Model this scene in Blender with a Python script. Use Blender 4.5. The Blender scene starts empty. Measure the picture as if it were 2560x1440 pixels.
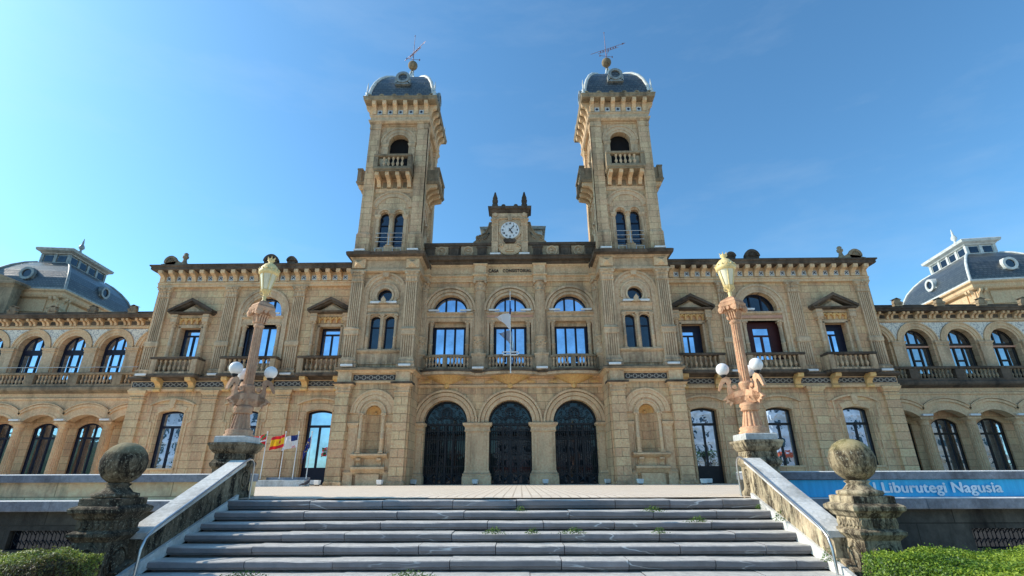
import bpy, math, random
from mathutils import Vector, Matrix
from mathutils.geometry import tessellate_polygon
R = random.Random(7)
PI = math.pi
scn = bpy.context.scene
COL = scn.collection

# ------------------------------------------------------------------ materials
def newmat(name):
    m = bpy.data.materials.new(name); m.use_nodes = True
    nt = m.node_tree; nt.nodes.clear()
    out = nt.nodes.new('ShaderNodeOutputMaterial')
    b = nt.nodes.new('ShaderNodeBsdfPrincipled')
    nt.links.new(b.outputs[0], out.inputs[0])
    return m, nt, b
def N(nt, t, **k):
    n = nt.nodes.new(t)
    for a, v in k.items():
        if a.startswith('_'): setattr(n, a[1:], v)
        else: n.inputs[a.replace('__', ' ')].default_value = v
    return n
def mixc(nt, fac, a, b, mode='MIX'):
    n = nt.nodes.new('ShaderNodeMix'); n.data_type = 'RGBA'; n.blend_type = mode
    for s, v in ((0, fac), (6, a), (7, b)):
        if hasattr(v, 'is_output') or isinstance(v, bpy.types.NodeSocket): nt.links.new(v, n.inputs[s])
        elif s == 0: n.inputs[0].default_value = v
        else: n.inputs[s].default_value = (*v, 1)
    return n.outputs[2]
def ramp(nt, src, p0, p1, c0=(0, 0, 0), c1=(1, 1, 1)):
    n = nt.nodes.new('ShaderNodeValToRGB'); e = n.color_ramp.elements
    e[0].position = p0; e[1].position = p1; e[0].color = (*c0, 1); e[1].color = (*c1, 1)
    nt.links.new(src, n.inputs[0]); return n.outputs[0]
def noise(nt, vec, scale, detail=4, rough=.6):
    n = N(nt, 'ShaderNodeTexNoise'); n.inputs['Scale'].default_value = scale
    n.inputs['Detail'].default_value = detail; n.inputs['Roughness'].default_value = rough
    nt.links.new(vec, n.inputs['Vector']); return n.outputs['Fac']
def mapping(nt, vec, sc):
    n = N(nt, 'ShaderNodeMapping'); n.inputs['Scale'].default_value = sc
    nt.links.new(vec, n.inputs['Vector']); return n.outputs[0]
def bump(nt, h, b, strength=.3, dist=.02):
    n = N(nt, 'ShaderNodeBump'); n.inputs['Strength'].default_value = strength
    n.inputs['Distance'].default_value = dist
    nt.links.new(h, n.inputs['Height']); nt.links.new(n.outputs[0], b.inputs['Normal'])

def stone(name, base, alt, dark=(.05, .04, .03), stain=.35, rough_scale=9, blocks=None, carve=0., bumpy=.5, topdark=.5, topcol=None, bands=(), streak=None):
    """weathered sandstone; blocks=(w,h) adds ashlar joints in world metres"""
    m, nt, b = newmat(name)
    geo = N(nt, 'ShaderNodeNewGeometry'); P = geo.outputs['Position']
    big = ramp(nt, noise(nt, P, .30, 5, .7), .38, .62)
    c = mixc(nt, big, base, alt)
    fine = ramp(nt, noise(nt, P, rough_scale, 6, .7), .3, .7)
    c = mixc(nt, .28, c, fine, 'OVERLAY')
    h = noise(nt, P, 22, 5, .65)
    if blocks:
        sp = N(nt, 'ShaderNodeSeparateXYZ'); nt.links.new(P, sp.inputs[0])
        sn = N(nt, 'ShaderNodeSeparateXYZ'); nt.links.new(geo.outputs['True Normal'], sn.inputs[0])
        ab = N(nt, 'ShaderNodeMath', _operation='ABSOLUTE'); nt.links.new(sn.outputs[0], ab.inputs[0])
        gt = N(nt, 'ShaderNodeMath', _operation='GREATER_THAN'); nt.links.new(ab.outputs[0], gt.inputs[0]); gt.inputs[1].default_value = .7
        mx = nt.nodes.new('ShaderNodeMix'); mx.data_type = 'FLOAT'
        nt.links.new(gt.outputs[0], mx.inputs[0]); nt.links.new(sp.outputs[0], mx.inputs[2]); nt.links.new(sp.outputs[1], mx.inputs[3])
        cb = N(nt, 'ShaderNodeCombineXYZ'); nt.links.new(mx.outputs[0], cb.inputs[0]); nt.links.new(sp.outputs[2], cb.inputs[1])
        br = N(nt, 'ShaderNodeTexBrick'); nt.links.new(cb.outputs[0], br.inputs['Vector'])
        br.inputs['Scale'].default_value = 1.0
        br.inputs['Brick Width'].default_value = blocks[0]; br.inputs['Row Height'].default_value = blocks[1]
        br.inputs['Mortar Size'].default_value = .012; br.inputs['Mortar Smooth'].default_value = .35
        br.inputs['Color1'].default_value = (.39, .39, .40, 1); br.inputs['Color2'].default_value = (.60, .59, .57, 1)
        br.inputs['Mortar'].default_value = (.08, .07, .06, 1); br.offset = .5
        c = mixc(nt, .6, c, br.outputs['Color'], 'OVERLAY')
        c = mixc(nt, br.outputs['Fac'], c, tuple(x * .42 for x in base))
        if carve:
            vor = noise(nt, P, 4.5, 3, .8)
            a = N(nt, 'ShaderNodeMath', _operation='MULTIPLY_ADD'); nt.links.new(vor, a.inputs[0]); a.inputs[1].default_value = carve
            nt.links.new(h, a.inputs[2]); h = a.outputs[0]
        a = N(nt, 'ShaderNodeMath', _operation='MULTIPLY_ADD'); nt.links.new(br.outputs['Fac'], a.inputs[0]); a.inputs[1].default_value = -1.6
        nt.links.new(h, a.inputs[2]); h = a.outputs[0]
    # streaky grime
    st = noise(nt, mapping(nt, P, (1.1, 1.1, .28)), 1.1, 6, .65)
    g = ramp(nt, st, .5, .72)
    k = N(nt, 'ShaderNodeMath', _operation='MULTIPLY'); nt.links.new(g, k.inputs[0]); k.inputs[1].default_value = stain
    c = mixc(nt, k.outputs[0], c, dark)
    if bands:                                                # soot washed down from ledges: (z_dark, z_clean, amount)
        sp2 = N(nt, 'ShaderNodeSeparateXYZ'); nt.links.new(P, sp2.inputs[0])
        drip = ramp(nt, noise(nt, mapping(nt, P, (3.2, 3.2, .22)), 1.0, 5, .7), .36, .66)
        for z0, z1, amt in bands:
            mr = N(nt, 'ShaderNodeMapRange'); mr.clamp = True; nt.links.new(sp2.outputs[2], mr.inputs[0])
            for q, vv in enumerate((z0, z1, 1.0, 0.0)): mr.inputs[1 + q].default_value = vv
            # beyond the dark edge the band stops
            cmp = N(nt, 'ShaderNodeMath', _operation='GREATER_THAN' if z1 > z0 else 'LESS_THAN'); nt.links.new(sp2.outputs[2], cmp.inputs[0]); cmp.inputs[1].default_value = z0
            m1 = N(nt, 'ShaderNodeMath', _operation='MULTIPLY'); nt.links.new(mr.outputs[0], m1.inputs[0]); nt.links.new(cmp.outputs[0], m1.inputs[1])
            m2 = N(nt, 'ShaderNodeMath', _operation='MULTIPLY'); nt.links.new(m1.outputs[0], m2.inputs[0]); nt.links.new(drip, m2.inputs[1])
            m3 = N(nt, 'ShaderNodeMath', _operation='MULTIPLY'); nt.links.new(m2.outputs[0], m3.inputs[0]); m3.inputs[1].default_value = amt
            c = mixc(nt, m3.outputs[0], c, dark)
    if streak:
        sk = ramp(nt, noise(nt, mapping(nt, P, streak), 1.0, 7, .75), .44, .58)
        c = mixc(nt, sk, c, dark)
        bl = ramp(nt, noise(nt, P, 26, 4, .8), .56, .66)
        k2 = N(nt, 'ShaderNodeMath', _operation='MULTIPLY'); nt.links.new(bl, k2.inputs[0]); k2.inputs[1].default_value = .45
        c = mixc(nt, k2.outputs[0], c, (.62, .58, .42))
    # upward faces: weathering and lichen; a pale topcol paints sunlight in
    if topdark:
        sn2 = N(nt, 'ShaderNodeSeparateXYZ'); nt.links.new(geo.outputs['Normal'], sn2.inputs[0])
        up = ramp(nt, sn2.outputs[2], .3, .8)
        k = N(nt, 'ShaderNodeMath', _operation='MULTIPLY'); nt.links.new(up, k.inputs[0]); k.inputs[1].default_value = topdark
        c = mixc(nt, k.outputs[0], c, topcol or tuple(x * 1.6 for x in dark))
    nt.links.new(c, b.inputs['Base Color'])
    b.inputs['Roughness'].default_value = .9; b.inputs['Specular IOR Level'].default_value = .2
    bump(nt, h, b, bumpy, .03)
    return m
BASE = (.77, .50, .275); ALT = (.655, .44, .25)
M = {}
M['ashlar'] = stone('sandstone ashlar', BASE, ALT, blocks=(1.05, .46), stain=.42, bands=((13.2, 11.4, .7), (6.25, 7.8, .9), (5.45, 4.5, .6), (-.05, .7, .6)))
M['ashlar_up'] = stone('sandstone ashlar upper', (.70, .48, .285), (.58, .41, .25), blocks=(.9, .44), stain=.5, bands=((13.2, 12.2, .6), (6.25, 7.6, .85), (13.4, 14.6, .8), (25.0, 23.6, .4), (18.3, 17.0, .5)))
M['rustic'] = stone('rusticated sandstone', (.75, .495, .275), (.65, .44, .25), blocks=(3.0, .46), carve=2.2, bumpy=1.0, stain=.35, bands=((-.05, .6, .6),))
M['stone'] = stone('carved sandstone', (.74, .50, .29), (.63, .44, .26), stain=.4)
M['stone_up'] = stone('carved sandstone upper', (.66, .465, .29), (.54, .39, .245), stain=.62, rough_scale=7, bands=((13.5, 12.0, .5), (6.25, 7.8, .9), (13.4, 14.8, .9)))
M['gold'] = stone('golden sandstone', (.80, .50, .20), (.68, .42, .18), stain=.2)
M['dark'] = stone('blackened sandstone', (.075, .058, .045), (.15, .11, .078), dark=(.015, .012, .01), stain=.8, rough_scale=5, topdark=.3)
M['mid'] = stone('weathered sandstone', (.34, .26, .165), (.20, .155, .105), dark=(.03, .025, .02), stain=.7, rough_scale=5)
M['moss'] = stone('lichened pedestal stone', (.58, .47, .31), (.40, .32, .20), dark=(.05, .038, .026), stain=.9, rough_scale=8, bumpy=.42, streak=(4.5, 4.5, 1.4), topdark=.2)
M['mossShade'] = stone('shaded grimy pedestal stone', (.26, .205, .135), (.12, .095, .065), dark=(.020, .016, .012), stain=1.0, rough_scale=8, bumpy=.42, streak=(4, 4, 1.4), topdark=.0)  # darker copy of moss: the left side's shade in the colour, plus grime
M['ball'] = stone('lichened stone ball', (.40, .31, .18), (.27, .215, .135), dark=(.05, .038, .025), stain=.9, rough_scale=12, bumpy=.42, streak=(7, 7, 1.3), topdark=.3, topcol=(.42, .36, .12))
M['ballShade'] = stone('shaded stone ball', (.24, .19, .12), (.15, .12, .08), dark=(.018, .014, .010), stain=1.0, rough_scale=12, bumpy=.42, streak=(6, 6, 1.0), topdark=.7, topcol=(.34, .28, .16))  # left ball's shaded front and sunlit top put into its colour
M['pinkShade'] = stone('shaded pink sandstone', (.66, .41, .26), (.52, .32, .21), dark=(.10, .05, .035), stain=.6, rough_scale=14)  # darker copy of pink: left lamp's shade put into the colour
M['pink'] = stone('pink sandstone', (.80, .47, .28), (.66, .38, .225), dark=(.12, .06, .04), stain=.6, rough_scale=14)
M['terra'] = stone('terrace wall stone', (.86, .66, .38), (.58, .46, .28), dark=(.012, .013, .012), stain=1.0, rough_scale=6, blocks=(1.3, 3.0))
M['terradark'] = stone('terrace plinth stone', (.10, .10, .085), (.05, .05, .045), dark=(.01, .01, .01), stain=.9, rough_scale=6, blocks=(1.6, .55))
M['greystone'] = stone('blue grey limestone', (.30, .32, .35), (.17, .18, .21), dark=(.04, .04, .045), stain=.8, rough_scale=10, topdark=.9, topcol=(.7, .7, .68))  # pale topcol paints sun on the tops into the stone colour
M['marble'] = stone('worn white marble', (.70, .69, .65), (.48, .48, .46), dark=(.17, .165, .15), stain=.7, rough_scale=16, topdark=0)

def simple(name, col, rough=.6, metal=0., spec=.3, nscale=0, namt=.25):
    m, nt, b = newmat(name)
    b.inputs['Roughness'].default_value = rough; b.inputs['Metallic'].default_value = metal
    b.inputs['Specular IOR Level'].default_value = spec
    geo = N(nt, 'ShaderNodeNewGeometry')
    f = noise(nt, geo.outputs['Position'], nscale or 3, 5)
    c = mixc(nt, ramp(nt, f, .35, .7), col, tuple(x * (1 - namt) for x in col))
    nt.links.new(c, b.inputs['Base Color'])
    return m
M['frame'] = simple('navy window frame', (.010, .012, .030), .45)
M['bronze'] = simple('brown window frame', (.030, .020, .014), .45)
M['iron'] = simple('black iron', (.008, .009, .012), .5, spec=.4)
M['ironlight'] = simple('grey wrought iron', (.03, .038, .047), .5)
M['lead'] = simple('weathered zinc', (.36, .38, .36), .45, .3, nscale=4, namt=.5)
M['leadwhite'] = simple('pale grey painted zinc', (.66, .68, .65), .5, nscale=3, namt=.35)
M['steel'] = simple('brushed steel', (.60, .60, .60), .28, .9)
M['cream'] = simple('cream lamp paint', (.92, .70, .32), .45, nscale=12, namt=.3)
M['lampglass'] = simple('milky lamp glass', (.90, .82, .58), .25, nscale=2)
M['white'] = simple('white enamel', (.78, .78, .76), .4)
M['globe'] = simple('white opal globe', (.88, .86, .84), .22, spec=.5)
M['black'] = simple('black paint', (.01, .01, .012), .5)
M['bronzeletter'] = simple('dark bronze letters', (.03, .014, .006), .5)
M['darkroom'] = simple('dark interior', (.012, .010, .010), .9)
M['salmon'] = simple('salmon blind', (.62, .33, .22), .8)
M['redwood'] = simple('dark red shutter wood', (.055, .012, .012), .55)
M['green'] = simple('leaf', (.07, .13, .02), .55, nscale=30, namt=.5)
M['vane'] = simple('weather vane metal', (.28, .20, .24), .5, .4)
M['pigeon'] = simple('pigeon feathers', (.06, .06, .075), .7, nscale=20, namt=.5)

def glassmat(name, tint, mixv, ncol=(.02, .03, .045)):
    m = bpy.data.materials.new(name); m.use_nodes = True; nt = m.node_tree; nt.nodes.clear()
    out = N(nt, 'ShaderNodeOutputMaterial'); d = N(nt, 'ShaderNodeBsdfDiffuse'); g = N(nt, 'ShaderNodeBsdfGlossy')
    d.inputs[0].default_value = (*ncol, 1); g.inputs['Color'].default_value = (*tint, 1); g.inputs['Roughness'].default_value = .015
    mx = N(nt, 'ShaderNodeMixShader'); mx.inputs[0].default_value = mixv
    geo = N(nt, 'ShaderNodeNewGeometry')
    f = noise(nt, geo.outputs['Position'], 1.6, 2)
    bp = N(nt, 'ShaderNodeBump'); bp.inputs['Strength'].default_value = .06; bp.inputs['Distance'].default_value = .05
    nt.links.new(f, bp.inputs['Height']); nt.links.new(bp.outputs[0], g.inputs['Normal'])
    mr = N(nt, 'ShaderNodeMapRange'); nt.links.new(noise(nt, geo.outputs['Position'], .9, 3), mr.inputs[0])
    for q, vv in enumerate((.35, .65, mixv * .72, min(1, mixv * 1.08))): mr.inputs[1 + q].default_value = vv
    nt.links.new(mr.outputs[0], mx.inputs[0])
    nt.links.new(d.outputs[0], mx.inputs[1]); nt.links.new(g.outputs[0], mx.inputs[2]); nt.links.new(mx.outputs[0], out.inputs[0])
    return m
M['glass'] = glassmat('reflecting window glass', (.60, .74, .98), .85)
M['glassmid'] = glassmat('half reflecting window glass', (.75, .85, 1), .42, (.012, .012, .014))
M['glassdark'] = glassmat('dark window glass', (.8, .85, .95), .10, (.008, .012, .02))
M['glassgate'] = glassmat('glass behind gates', (.8, .85, .95), .05, (.012, .018, .023))

# tiles, frieze, circles, slate, steps, paving, banner
def slate():
    m, nt, b = newmat('slate scales')
    geo = N(nt, 'ShaderNodeNewGeometry'); P = geo.outputs['Position']
    sp = N(nt, 'ShaderNodeSeparateXYZ'); nt.links.new(P, sp.inputs[0])
    ad = N(nt, 'ShaderNodeMath', _operation='ADD'); nt.links.new(sp.outputs[0], ad.inputs[0]); nt.links.new(sp.outputs[1], ad.inputs[1])
    cb = N(nt, 'ShaderNodeCombineXYZ'); nt.links.new(ad.outputs[0], cb.inputs[0]); nt.links.new(sp.outputs[2], cb.inputs[1])
    br = N(nt, 'ShaderNodeTexBrick'); nt.links.new(cb.outputs[0], br.inputs['Vector'])
    br.inputs['Scale'].default_value = 1; br.inputs['Brick Width'].default_value = .28; br.inputs['Row Height'].default_value = .2
    br.inputs['Mortar Size'].default_value = .022
    br.inputs['Color1'].default_value = (.045, .055, .06, 1); br.inputs['Color2'].default_value = (.095, .105, .105, 1)
    br.inputs['Mortar'].default_value = (.012, .016, .022, 1)
    nt.links.new(br.outputs['Color'], b.inputs['Base Color']); b.inputs['Roughness'].default_value = .30; b.inputs['Specular IOR Level'].default_value = .8
    bump(nt, br.outputs['Fac'], b, .6, -.02); return m
M['slate'] = slate()
def stepmat():
    m, nt, b = newmat('veined grey limestone steps')
    geo = N(nt, 'ShaderNodeNewGeometry'); P = geo.outputs['Position']
    f = ramp(nt, noise(nt, P, 2.2, 6, .7), .3, .75)
    c = mixc(nt, f, (.25, .235, .235), (.135, .13, .135))
    oi = N(nt, 'ShaderNodeAttribute'); oi.attribute_name = 'tone'
    c = mixc(nt, .65, c, oi.outputs['Color'], 'OVERLAY')
    w = N(nt, 'ShaderNodeTexWave'); w.inputs['Scale'].default_value = .75; w.inputs['Distortion'].default_value = 16; w.inputs['Detail'].default_value = 4
    w.inputs['Detail Scale'].default_value = 1.4
    nt.links.new(mapping(nt, P, (.35, 1, 2.2)), w.inputs['Vector'])
    v = ramp(nt, w.outputs['Fac'], .985, .9995)
    reg = ramp(nt, noise(nt, P, .55, 2), .54, .62)
    k = N(nt, 'ShaderNodeMath', _operation='MULTIPLY'); nt.links.new(v, k.inputs[0]); nt.links.new(reg, k.inputs[1])
    c = mixc(nt, k.outputs[0], c, (.55, .56, .56))
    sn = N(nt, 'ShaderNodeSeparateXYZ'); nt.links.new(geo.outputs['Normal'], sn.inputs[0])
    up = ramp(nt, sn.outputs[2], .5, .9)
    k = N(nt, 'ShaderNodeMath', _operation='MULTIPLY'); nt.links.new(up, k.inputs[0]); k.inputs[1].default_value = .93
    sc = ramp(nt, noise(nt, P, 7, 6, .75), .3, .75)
    worn = mixc(nt, sc, (.70, .665, .60), (.38, .365, .34))  # pale worn tone also puts the sun on the treads into the colour
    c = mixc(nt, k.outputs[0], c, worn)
    nt.links.new(c, b.inputs['Base Color']); b.inputs['Roughness'].default_value = .6
    bump(nt, noise(nt, P, 28, 6, .7), b, .55, .015); return m
M['step'] = stepmat()
def paving():
    m, nt, b = newmat('plaza paving')
    geo = N(nt, 'ShaderNodeNewGeometry'); P = geo.outputs['Position']
    br = N(nt, 'ShaderNodeTexBrick'); nt.links.new(P, br.inputs['Vector']); br.offset = 0
    br.inputs['Scale'].default_value = 1; br.inputs['Brick Width'].default_value = .2; br.inputs['Row Height'].default_value = .2
    br.inputs['Mortar Size'].default_value = .018
    br.inputs['Color1'].default_value = (.80, .67, .52, 1); br.inputs['Color2'].default_value = (.86, .74, .60, 1); br.inputs['Mortar'].default_value = (.45, .36, .27, 1)
    st = ramp(nt, noise(nt, P, .7, 8, .75), .42, .66)
    c = mixc(nt, st, br.outputs['Color'], (.64, .53, .42))
    nt.links.new(c, b.inputs['Base Color']); b.inputs['Roughness'].default_value = .75; return m
M['paving'] = paving()
def groundmat():
    m, nt, b = newmat('park ground')
    geo = N(nt, 'ShaderNodeNewGeometry'); P = geo.outputs['Position']
    f = ramp(nt, noise(nt, P, .8, 6, .7), .3, .7)
    c = mixc(nt, f, (.62, .52, .40), (.48, .41, .32))
    nt.links.new(c, b.inputs['Base Color']); b.inputs['Roughness'].default_value = .9; return m
M['ground'] = groundmat()
def bannermat():
    m, nt, b = newmat('blue banner vinyl')
    geo = N(nt, 'ShaderNodeNewGeometry'); P = geo.outputs['Position']
    f = ramp(nt, noise(nt, mapping(nt, P, (3, 1, .35)), 3, 4), .35, .7)
    c = mixc(nt, f, (.02, .50, .85), (.012, .37, .70))
    nt.links.new(c, b.inputs['Base Color']); b.inputs['Roughness'].default_value = .35
    bump(nt, noise(nt, mapping(nt, P, (5, 1, .25)), 2, 2), b, .25, .03); return m
M['banner'] = bannermat()
M['bannertext'] = simple('pale banner lettering', (.74, .88, .96), .5)
def friezemat():
    m, nt, b = newmat('painted spandrel frieze')
    geo = N(nt, 'ShaderNodeNewGeometry'); P = geo.outputs['Position']
    n1 = ramp(nt, noise(nt, P, 4.5, 2, .5), .47, .5)
    n2 = ramp(nt, noise(nt, P, 4.5, 2, .5), .53, .56, (1, 1, 1), (0, 0, 0))
    k = N(nt, 'ShaderNodeMath', _operation='MULTIPLY'); nt.links.new(n1, k.inputs[0]); nt.links.new(n2, k.inputs[1])
    c = mixc(nt, k.outputs[0], (.74, .68, .56), (.33, .31, .30))
    nt.links.new(c, b.inputs['Base Color']); b.inputs['Roughness'].default_value = .7; return m
M['frieze'] = friezemat()
M['tilewhite'] = simple('white glazed tile', (.62, .64, .62), .3)
M['tileblue'] = simple('blue glazed tile', (.015, .025, .06), .3)
M['banddark'] = simple('dark inlaid band', (.055, .05, .048), .7)
M['bandring'] = simple('pale inlaid rings', (.33, .31, .27), .7)
def clothmat(name, col, tr=.35):
    m, nt, b = newmat(name); b.inputs['Base Color'].default_value = (*col, 1); b.inputs['Roughness'].default_value = .8
    t = N(nt, 'ShaderNodeBsdfTranslucent'); t.inputs[0].default_value = (*col, 1)
    mx = N(nt, 'ShaderNodeMixShader'); mx.inputs[0].default_value = tr
    geo = N(nt, 'ShaderNodeNewGeometry'); bump(nt, noise(nt, geo.outputs['Position'], 9, 2), b, .2, .02)
    out = [n for n in nt.nodes if n.type == 'OUTPUT_MATERIAL'][0]
    nt.links.new(b.outputs[0], mx.inputs[1]); nt.links.new(t.outputs[0], mx.inputs[2]); nt.links.new(mx.outputs[0], out.inputs[0])
    return m
for k, c in dict(fwhite=(.80, .78, .78), fred=(.65, .02, .03), fyel=(.85, .50, .02), fblue=(.012, .03, .16), feu=(.015, .03, .20), fgreen=(.02, .25, .08), fstar=(.8, .6, .1)).items():
    M[k] = clothmat('flag cloth ' + k[1:], c)

# ------------------------------------------------------------------ mesh builder
class MB:
    def __init__(self, sx=1):
        self.v = []; self.f = []; self.m = []; self.s = []; self.sx = sx; self.T = None
    def add(self, vs, fs, m=0, smooth=False):
        o = len(self.v)
        if self.T is not None: vs = [tuple(self.T @ Vector(p)) for p in vs]
        self.v += [(p[0] * self.sx, p[1], p[2]) for p in vs]
        for f in fs:
            f = [i + o for i in f]
            if self.sx < 0: f = f[::-1]
            self.f.append(f); self.m.append(m); self.s.append(smooth)
        return self
    def box(self, x0, x1, y0, y1, z0, z1, m=0):
        v = [(x, y, z) for z in (z0, z1) for y in (y0, y1) for x in (x0, x1)]
        return self.add(v, [(0, 2, 3, 1), (4, 5, 7, 6), (0, 1, 5, 4), (2, 6, 7, 3), (0, 4, 6, 2), (1, 3, 7, 5)], m)
    def prism_y(self, pts, y0, y1, m=0, smooth=False):       # polygon in xz, extruded along y
        n = len(pts)
        v = [(x, y0, z) for x, z in pts] + [(x, y1, z) for x, z in pts]
        ar = sum(pts[i][0] * pts[(i + 1) % n][1] - pts[(i + 1) % n][0] * pts[i][1] for i in range(n))
        if ar < 0: v = [(x, y0, z) for x, z in pts[::-1]] + [(x, y1, z) for x, z in pts[::-1]]
        self.add(v, [tuple(range(n)), tuple(range(2 * n - 1, n - 1, -1))], m)
        return self.add(v, [((i + 1) % n, i, n + i, n + (i + 1) % n) for i in range(n)], m, smooth)
    def prism_z(self, pts, z0, z1, m=0, smooth=False):       # polygon in xy, extruded along z
        n = len(pts)
        ar = sum(pts[i][0] * pts[(i + 1) % n][1] - pts[(i + 1) % n][0] * pts[i][1] for i in range(n))
        if ar < 0: pts = pts[::-1]
        v = [(x, y, z0) for x, y in pts] + [(x, y, z1) for x, y in pts]
        self.add(v, [tuple(range(n - 1, -1, -1)), tuple(range(n, 2 * n))], m)
        return self.add(v, [(i, (i + 1) % n, n + (i + 1) % n, n + i) for i in range(n)], m, smooth)
    def prism_x(self, pts, x0, x1, m=0):                     # polygon in yz, extruded along x
        n = len(pts)
        ar = sum(pts[i][0] * pts[(i + 1) % n][1] - pts[(i + 1) % n][0] * pts[i][1] for i in range(n))
        if ar < 0: pts = pts[::-1]
        v = [(x0, y, z) for y, z in pts] + [(x1, y, z) for y, z in pts]
        return self.add(v, [tuple(range(n - 1, -1, -1)), tuple(range(n, 2 * n))] + [(i, (i + 1) % n, n + (i + 1) % n, n + i) for i in range(n)], m)
    def lathe(self, prof, cx, cy, n=16, m=0, z0=0., sc=1., caps=True, sq=False):
        k = len(prof); v = []
        off = PI / n if sq else 0
        kk = 1 / math.cos(PI / n) if sq else 1
        for r, z in prof:
            for i in range(n):
                a = 2 * PI * i / n + off
                v.append((cx + r * sc * kk * math.cos(a), cy + r * sc * kk * math.sin(a), z0 + z * sc))
        f = [(j * n + i, j * n + (i + 1) % n, (j + 1) * n + (i + 1) % n, (j + 1) * n + i) for j in range(k - 1) for i in range(n)]
        self.add(v, f, m, not sq)
        if caps: self.add(v, [tuple(range(n - 1, -1, -1)), tuple(range((k - 1) * n, k * n))], m)
        return self
    def sphere(self, cx, cy, cz, r, n=20, m=0, sz=1., half=False):
        j0 = 0 if not half else 0
        prof = [(max(1e-4, r * math.sin(PI * j / 12)), cz - r * sz * math.cos(PI * j / 12)) for j in range(13)]
        return self.lathe(prof, cx, cy, n, m, caps=False)
    def ycyl(self, cx, cz, r, y0, y1, n=24, m=0, r2=None):   # disc / cone along y
        r2 = r if r2 is None else r2
        v = [(cx + r * math.cos(2 * PI * i / n), y0, cz + r * math.sin(2 * PI * i / n)) for i in range(n)]
        v += [(cx + r2 * math.cos(2 * PI * i / n), y1, cz + r2 * math.sin(2 * PI * i / n)) for i in range(n)]
        self.add(v, [tuple(range(n)), tuple(range(2 * n - 1, n - 1, -1))], m)
        return self.add(v, [((i + 1) % n, i, n + i, n + (i + 1) % n) for i in range(n)], m, True)
    def xcyl(self, cy, cz, r, x0, x1, n=16, m=0):
        v = [(x0, cy + r * math.cos(2 * PI * i / n), cz + r * math.sin(2 * PI * i / n)) for i in range(n)]
        v += [(x1, cy + r * math.cos(2 * PI * i / n), cz + r * math.sin(2 * PI * i / n)) for i in range(n)]
        self.add(v, [tuple(range(n - 1, -1, -1)), tuple(range(n, 2 * n))], m)
        return self.add(v, [(i, (i + 1) % n, n + (i + 1) % n, n + i) for i in range(n)], m, True)
    def arch(self, cx, cz, r0, r1, y0, y1, a0=0., a1=PI, n=28, m=0):   # annular sector in xz, front at y0
        v = []
        for i in range(n + 1):
            a = a0 + (a1 - a0) * i / n; c, s = math.cos(a), math.sin(a)
            v += [(cx + r0 * c, y0, cz + r0 * s), (cx + r1 * c, y0, cz + r1 * s), (cx + r1 * c, y1, cz + r1 * s), (cx + r0 * c, y1, cz + r0 * s)]
        f = []
        for i in range(n):
            o = 4 * i; q = o + 4
            f += [(o, o + 1, q + 1, q), (o + 1, o + 2, q + 2, q + 1), (o + 3, q + 3, q + 2, o + 2), (o, q, q + 3, o + 3)]
        if abs(a1 - a0) < 6.28: f += [(0, 3, 2, 1), (4 * n, 4 * n + 1, 4 * n + 2, 4 * n + 3)]
        return self.add(v, [g[::-1] for g in f], m)
    def tube(self, pts, r, n=8, m=0):
        pts = [Vector(p) for p in pts]; v = []; k = len(pts); up = None
        for i, p in enumerate(pts):
            d = (pts[min(i + 1, k - 1)] - pts[max(i - 1, 0)]).normalized()
            if up is None:
                up = Vector((0, 0, 1)) if abs(d.z) < .9 else Vector((1, 0, 0))
            a = d.cross(up).normalized(); bb = a.cross(d).normalized(); up = bb
            rr = r[i] if isinstance(r, (list, tuple)) else r
            for j in range(n):
                t = 2 * PI * j / n; v.append(tuple(p + a * rr * math.cos(t) + bb * rr * math.sin(t)))
        f = [(i * n + j, i * n + (j + 1) % n, (i + 1) * n + (j + 1) % n, (i + 1) * n + j) for i in range(k - 1) for j in range(n)]
        self.add(v, [g[::-1] for g in f], m, True)
        return self.add(v, [tuple(range(n)), tuple(range(k * n - 1, (k - 1) * n - 1, -1))], m)
    def ring(self, x0, x1, y0, y1, prof, m=0, cap=True):     # mitred moulding round a rectangle; prof = [(offset, z)]
        v = []
        for o, z in prof: v += [(x0 - o, y0 - o, z), (x1 + o, y0 - o, z), (x1 + o, y1 + o, z), (x0 - o, y1 + o, z)]
        k = len(prof)
        f = [(j * 4 + i, j * 4 + (i + 1) % 4, (j + 1) * 4 + (i + 1) % 4, (j + 1) * 4 + i) for j in range(k - 1) for i in range(4)]
        self.add(v, f, m)
        if cap: self.add(v, [(3, 2, 1, 0), tuple(range(4 * k - 4, 4 * k))], m)
        return self
    def wall(self, outer, holes, y, depth, m=0, mr=None):    # flat front at y with real openings, reveals run back by depth
        polys = [[Vector((x, z, 0)) for x, z in outer]] + [[Vector((x, z, 0)) for x, z in h] for h in holes]
        flat = [p for q in polys for p in q]
        tri = tessellate_polygon(polys)
        v = [(p.x, y, p.y) for p in flat]; fs = []
        for t in tri:
            a, b_, c = (flat[i] for i in t)
            cr = (b_ - a).cross(c - a).z
            fs.append(tuple(t) if cr > 0 else tuple(t[::-1]))
        self.add(v, fs, m)
        for h in holes:
            n = len(h)
            ar = sum(h[i][0] * h[(i + 1) % n][1] - h[(i + 1) % n][0] * h[i][1] for i in range(n))
            if ar < 0: h = h[::-1]
            vv = [(x, y, z) for x, z in h] + [(x, y + depth, z) for x, z in h]
            self.add(vv, [(i, (i + 1) % n, n + (i + 1) % n, n + i) for i in range(n)], m if mr is None else mr)
        return self
    def prof_x(self, x0, x1, prof, yb, m=0):                 # moulding along x; prof = [(y, z)] front edge bottom to top, closed to yb
        pts = [(yb, prof[0][1])] + list(prof) + [(yb, prof[-1][1])]
        return self.prism_x(pts, x0, x1, m)

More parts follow.
